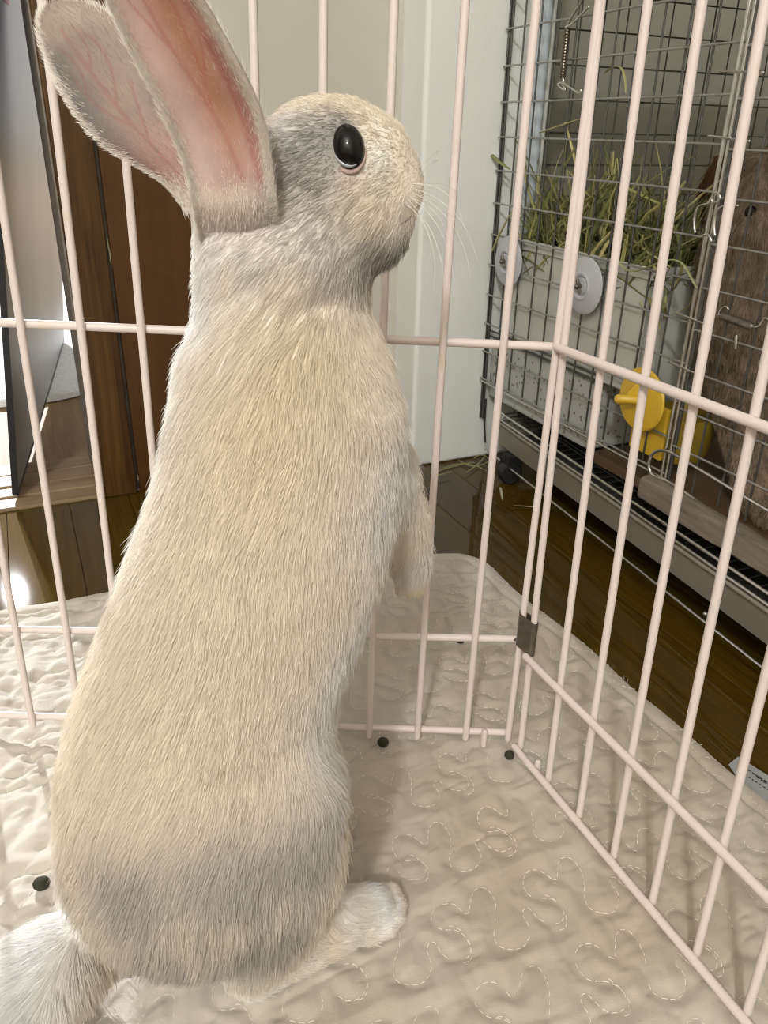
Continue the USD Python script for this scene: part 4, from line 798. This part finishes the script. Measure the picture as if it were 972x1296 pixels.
def straw(pts, w, col, label, group=None, name='hay_straw', n=12):
    m_ = blade(spline(pts, n) if len(pts) > 2 else np.linspace(pts[0], pts[1], 5), w, .35)
    put(name, m_, m_hay, None, True, label, cat='hay straw', group=group, vcol=np.tile(col, (len(m_.vertices), 1)))
Y_, G_ = np.array([.56, .53, .25]), np.array([.30, .31, .12])
straw([at_a(683, 168, FA - .004), at_a(712, 158, FA - .004), at_a(741, 148, FA + .004)], .0020, Y_, 'pale yellow straw lying across the top of the hay')
q_ = [at_a(*p, FA - .006) for p in ((785, 333), (828, 335), (864, 334), (868, 339), (882, 364))]
straw(q_, .0022, np.array([.40, .42, .20]), 'long bent green straw poking out of the cage right of the feeder', n=24)
straw([at_a(623, 318, FA - .006), at_a(632, 297, FA - .005), at_a(648, 268, FA - .002)], .0019, Y_, 'yellow straw poking out beside the left clamp disc')
straw([at_a(620, 192, FA - .006), at_a(632, 205, FA - .004), at_a(645, 214, FA + .004)], .0032, G_, 'short green blade poking out past the left cage corner')
straw([at_a(766, 92, FA + .01), at_a(789, 91, FA + .004), at_a(792, 117, FA + .004)], .0017, Y_ * .9, 'bent straw caught high on the cage wires above the hay', n=20)
fs = [((553, 597), (575, 590), (600, 585)), ((560, 593), (590, 587), (616, 596)), ((580, 582), (600, 590), (618, 583)), ((590, 598), (605, 587), (616, 574)), ((600, 580), (610, 576), (619, 581)), ((548, 604), (560, 600), (572, 597))]
fm = [blade(spline([at_z(*p, FLOOR + .0015 + .001 * k) for p in s_], 12), .0012, .35) for k, s_ in enumerate(fs)]
put('hay_wisps', cat_(fm), m_hay, None, True, 'small tangle of thin green hay on the floor against the pillar', cat='hay', kind='stuff', vcol=np.tile(G_ * 1.1, (sum(len(m.vertices) for m in fm), 1)))
straw([at_z(*p, FLOOR + .0012) for p in ((633, 617), (635, 625), (636, 632))], .0019, np.array([.55, .52, .38]), 'short pale straw on the floor in front of the castor')
straw([at_z(*p, FLOOR + .0012) for p in ((650, 640), (668, 641), (684, 642))], .0010, np.array([.45, .42, .28]), 'thin pale straw on the floor left of the pen corner bars')
straw([at_z(*p, FLOOR + .0012) for p in ((529, 629), (533, 627), (537, 625))], .0019, np.array([.50, .50, .30]), 'short straw on the floor beside the rabbit and the pillar')
# ------------------------------------------------------------------ the printed slip under the mat edge
qd = np.array([at_z(*p, FLOOR + .0006) for p in ((922, 968), (934, 958), (1005, 1003), (1005, 1040), (950, 1010))])
sl = trimesh.convex.convex_hull(np.vstack([qd, qd + ZZ * .0005])); slip = thing('printed_slip', 'printed white paper slip tucked under the right edge of the mat', 'paper slip', qd[0])
put('paper', sl, plain('paper', (.33, .34, .345), .6), slip, 30)
ex = qd[2] - qd[1]; ex /= np.linalg.norm(ex); ey2 = np.cross(ZZ, ex); mk = []
pr = np.random.default_rng(5)
for row, (px0, py0) in enumerate(((946, 974), (953, 979), (958, 984), (948, 984))):
    o = at_z(px0, py0, FLOOR + .0012); x = 0
    while x < .022:
        w = pr.uniform(.0008, .0028); mk.append(trimesh.convex.convex_hull(np.array([o + ex * (x + i) + ey2 * j * .00045 + ZZ * k for i in (0, w) for j in (-1, 1) for k in (0, .0002)]))); x += w + pr.uniform(.0006, .0016)
put('print', cat_(mk), plain('print_black', (.02, .02, .025), .6), slip, False, kind='stuff', label='small black print')

# ------------------------------------------------------------------ the brown rabbit in the cage
BA = .205
def sa(px, py, hw, a=BA):
    c = at_a(px, py, a); return np.r_[c, hw * ((c - EYE) @ AX[2]) / F]
bt = [sa(995, 585, 62), sa(992, 500, 84), sa(982, 400, 98), sa(975, 330, 88)]
for t in bt: t[2] = max(t[2], .079 + t[3])
bh = [sa(975, 262, 70), sa(962, 272, 60, BA - .02)]; bm = [sa(962, 272, 50, BA - .02), sa(958, 300, 34, BA - .045)]
bf = [np.r_[RM(.150, -.455, .089), .013], np.r_[RM(.150, -.50, .093), .015]]
be = [sa(910, 205, 10, BA + .01), sa(893, 240, 17, BA + .005), sa(884, 278, 14, BA)]
bl = [sa(948, 470, 44, BA - .02), sa(948, 560, 28, BA - .04), sa(955, 640, 22, BA - .05)]
bl[2][2] = max(bl[2][2], .079 + bl[2][3])
def brown_d(P):
    d = smin(chain_d(P, bt), chain_d(P, bh), .015); d = smin(d, chain_d(P, bm), .01); d = smin(d, chain_d(P, bf), .01); d = smin(d, chain_d(P, bl), .012); 
    d = smin(d, chain_d(P, be), .006); a, b = (P - P0) @ UA, (P - P0) @ VB
    d = np.maximum(d, -np.maximum(.115 - a, 0) * 0 + (.116 - a)); d = np.maximum(d, -np.maximum(a - .212, -(b + .304)))
    bw = np.maximum(np.hypot(a - (FA + .050), b + .326) - .040, P[:, 2] - .155); return np.maximum(np.maximum(d, -bw), .0782 - P[:, 2])
cn = np.array([t[:3] for t in bt + bh + bl]); lo, hi = cn.min(0) - .11, cn.max(0) + .11; lo[2] = .07
bb_ = surface_nets(brown_d, lo, hi, .0034); bb_ = relax(bb_, 5)
bE = np.array([t[:3] for t in be]); bM = bm[1][:3]
def brown_col(P):
    n = meshkit.fbm(P * 120, 3, 61)[:, None] - .5; n2 = meshkit.fbm(P * 420, 2, 62)[:, None] - .5
    c = np.array([.25, .192, .132]) * (1 + n * 1.3 + n2 * 1.6); d = np.min(np.linalg.norm(P[:, None] - bE[None], axis=2), 1); k = np.clip((.024 - d) / .008, 0, 1)[:, None]
    c = c * (1 - k) + np.array([.13, .065, .028]) * k; low = np.clip((.17 - P[:, 2:]) / .05, 0, 1); return np.clip(c * (1 + low * .35), .01, .9)
br = thing('brown_rabbit', 'brown agouti rabbit sitting up behind the cage wires', 'rabbit', RM(.2, -.45, .08))
put('body', bb_, m_skin, br, True, vcol=brown_col(np.array(bb_.vertices)) * .6)
Qb, Wb, Cb = grow(bb_, 24000, .0105, .00042, 8, brown_col, lambda P: np.tile(np.array([[.1, -.2, -1.0]]), (len(P), 1)), weight=facing, lift=.5)
curves('fur', Qb, Wb, m_fur, br, Cb)
ec = at_a(950, 268, BA - .075); dn = EYE - ec; dn /= np.linalg.norm(dn)
xs = [ec - dn * x for x in np.linspace(-.02, .10, 200)]; ds_ = brown_d(np.array(xs)); ec = xs[int(np.argmax(ds_ < 0))]
put('eye', trimesh.primitives.Sphere(radius=.0052, center=ec, subdivisions=3).to_mesh(), m_eye, br, True)
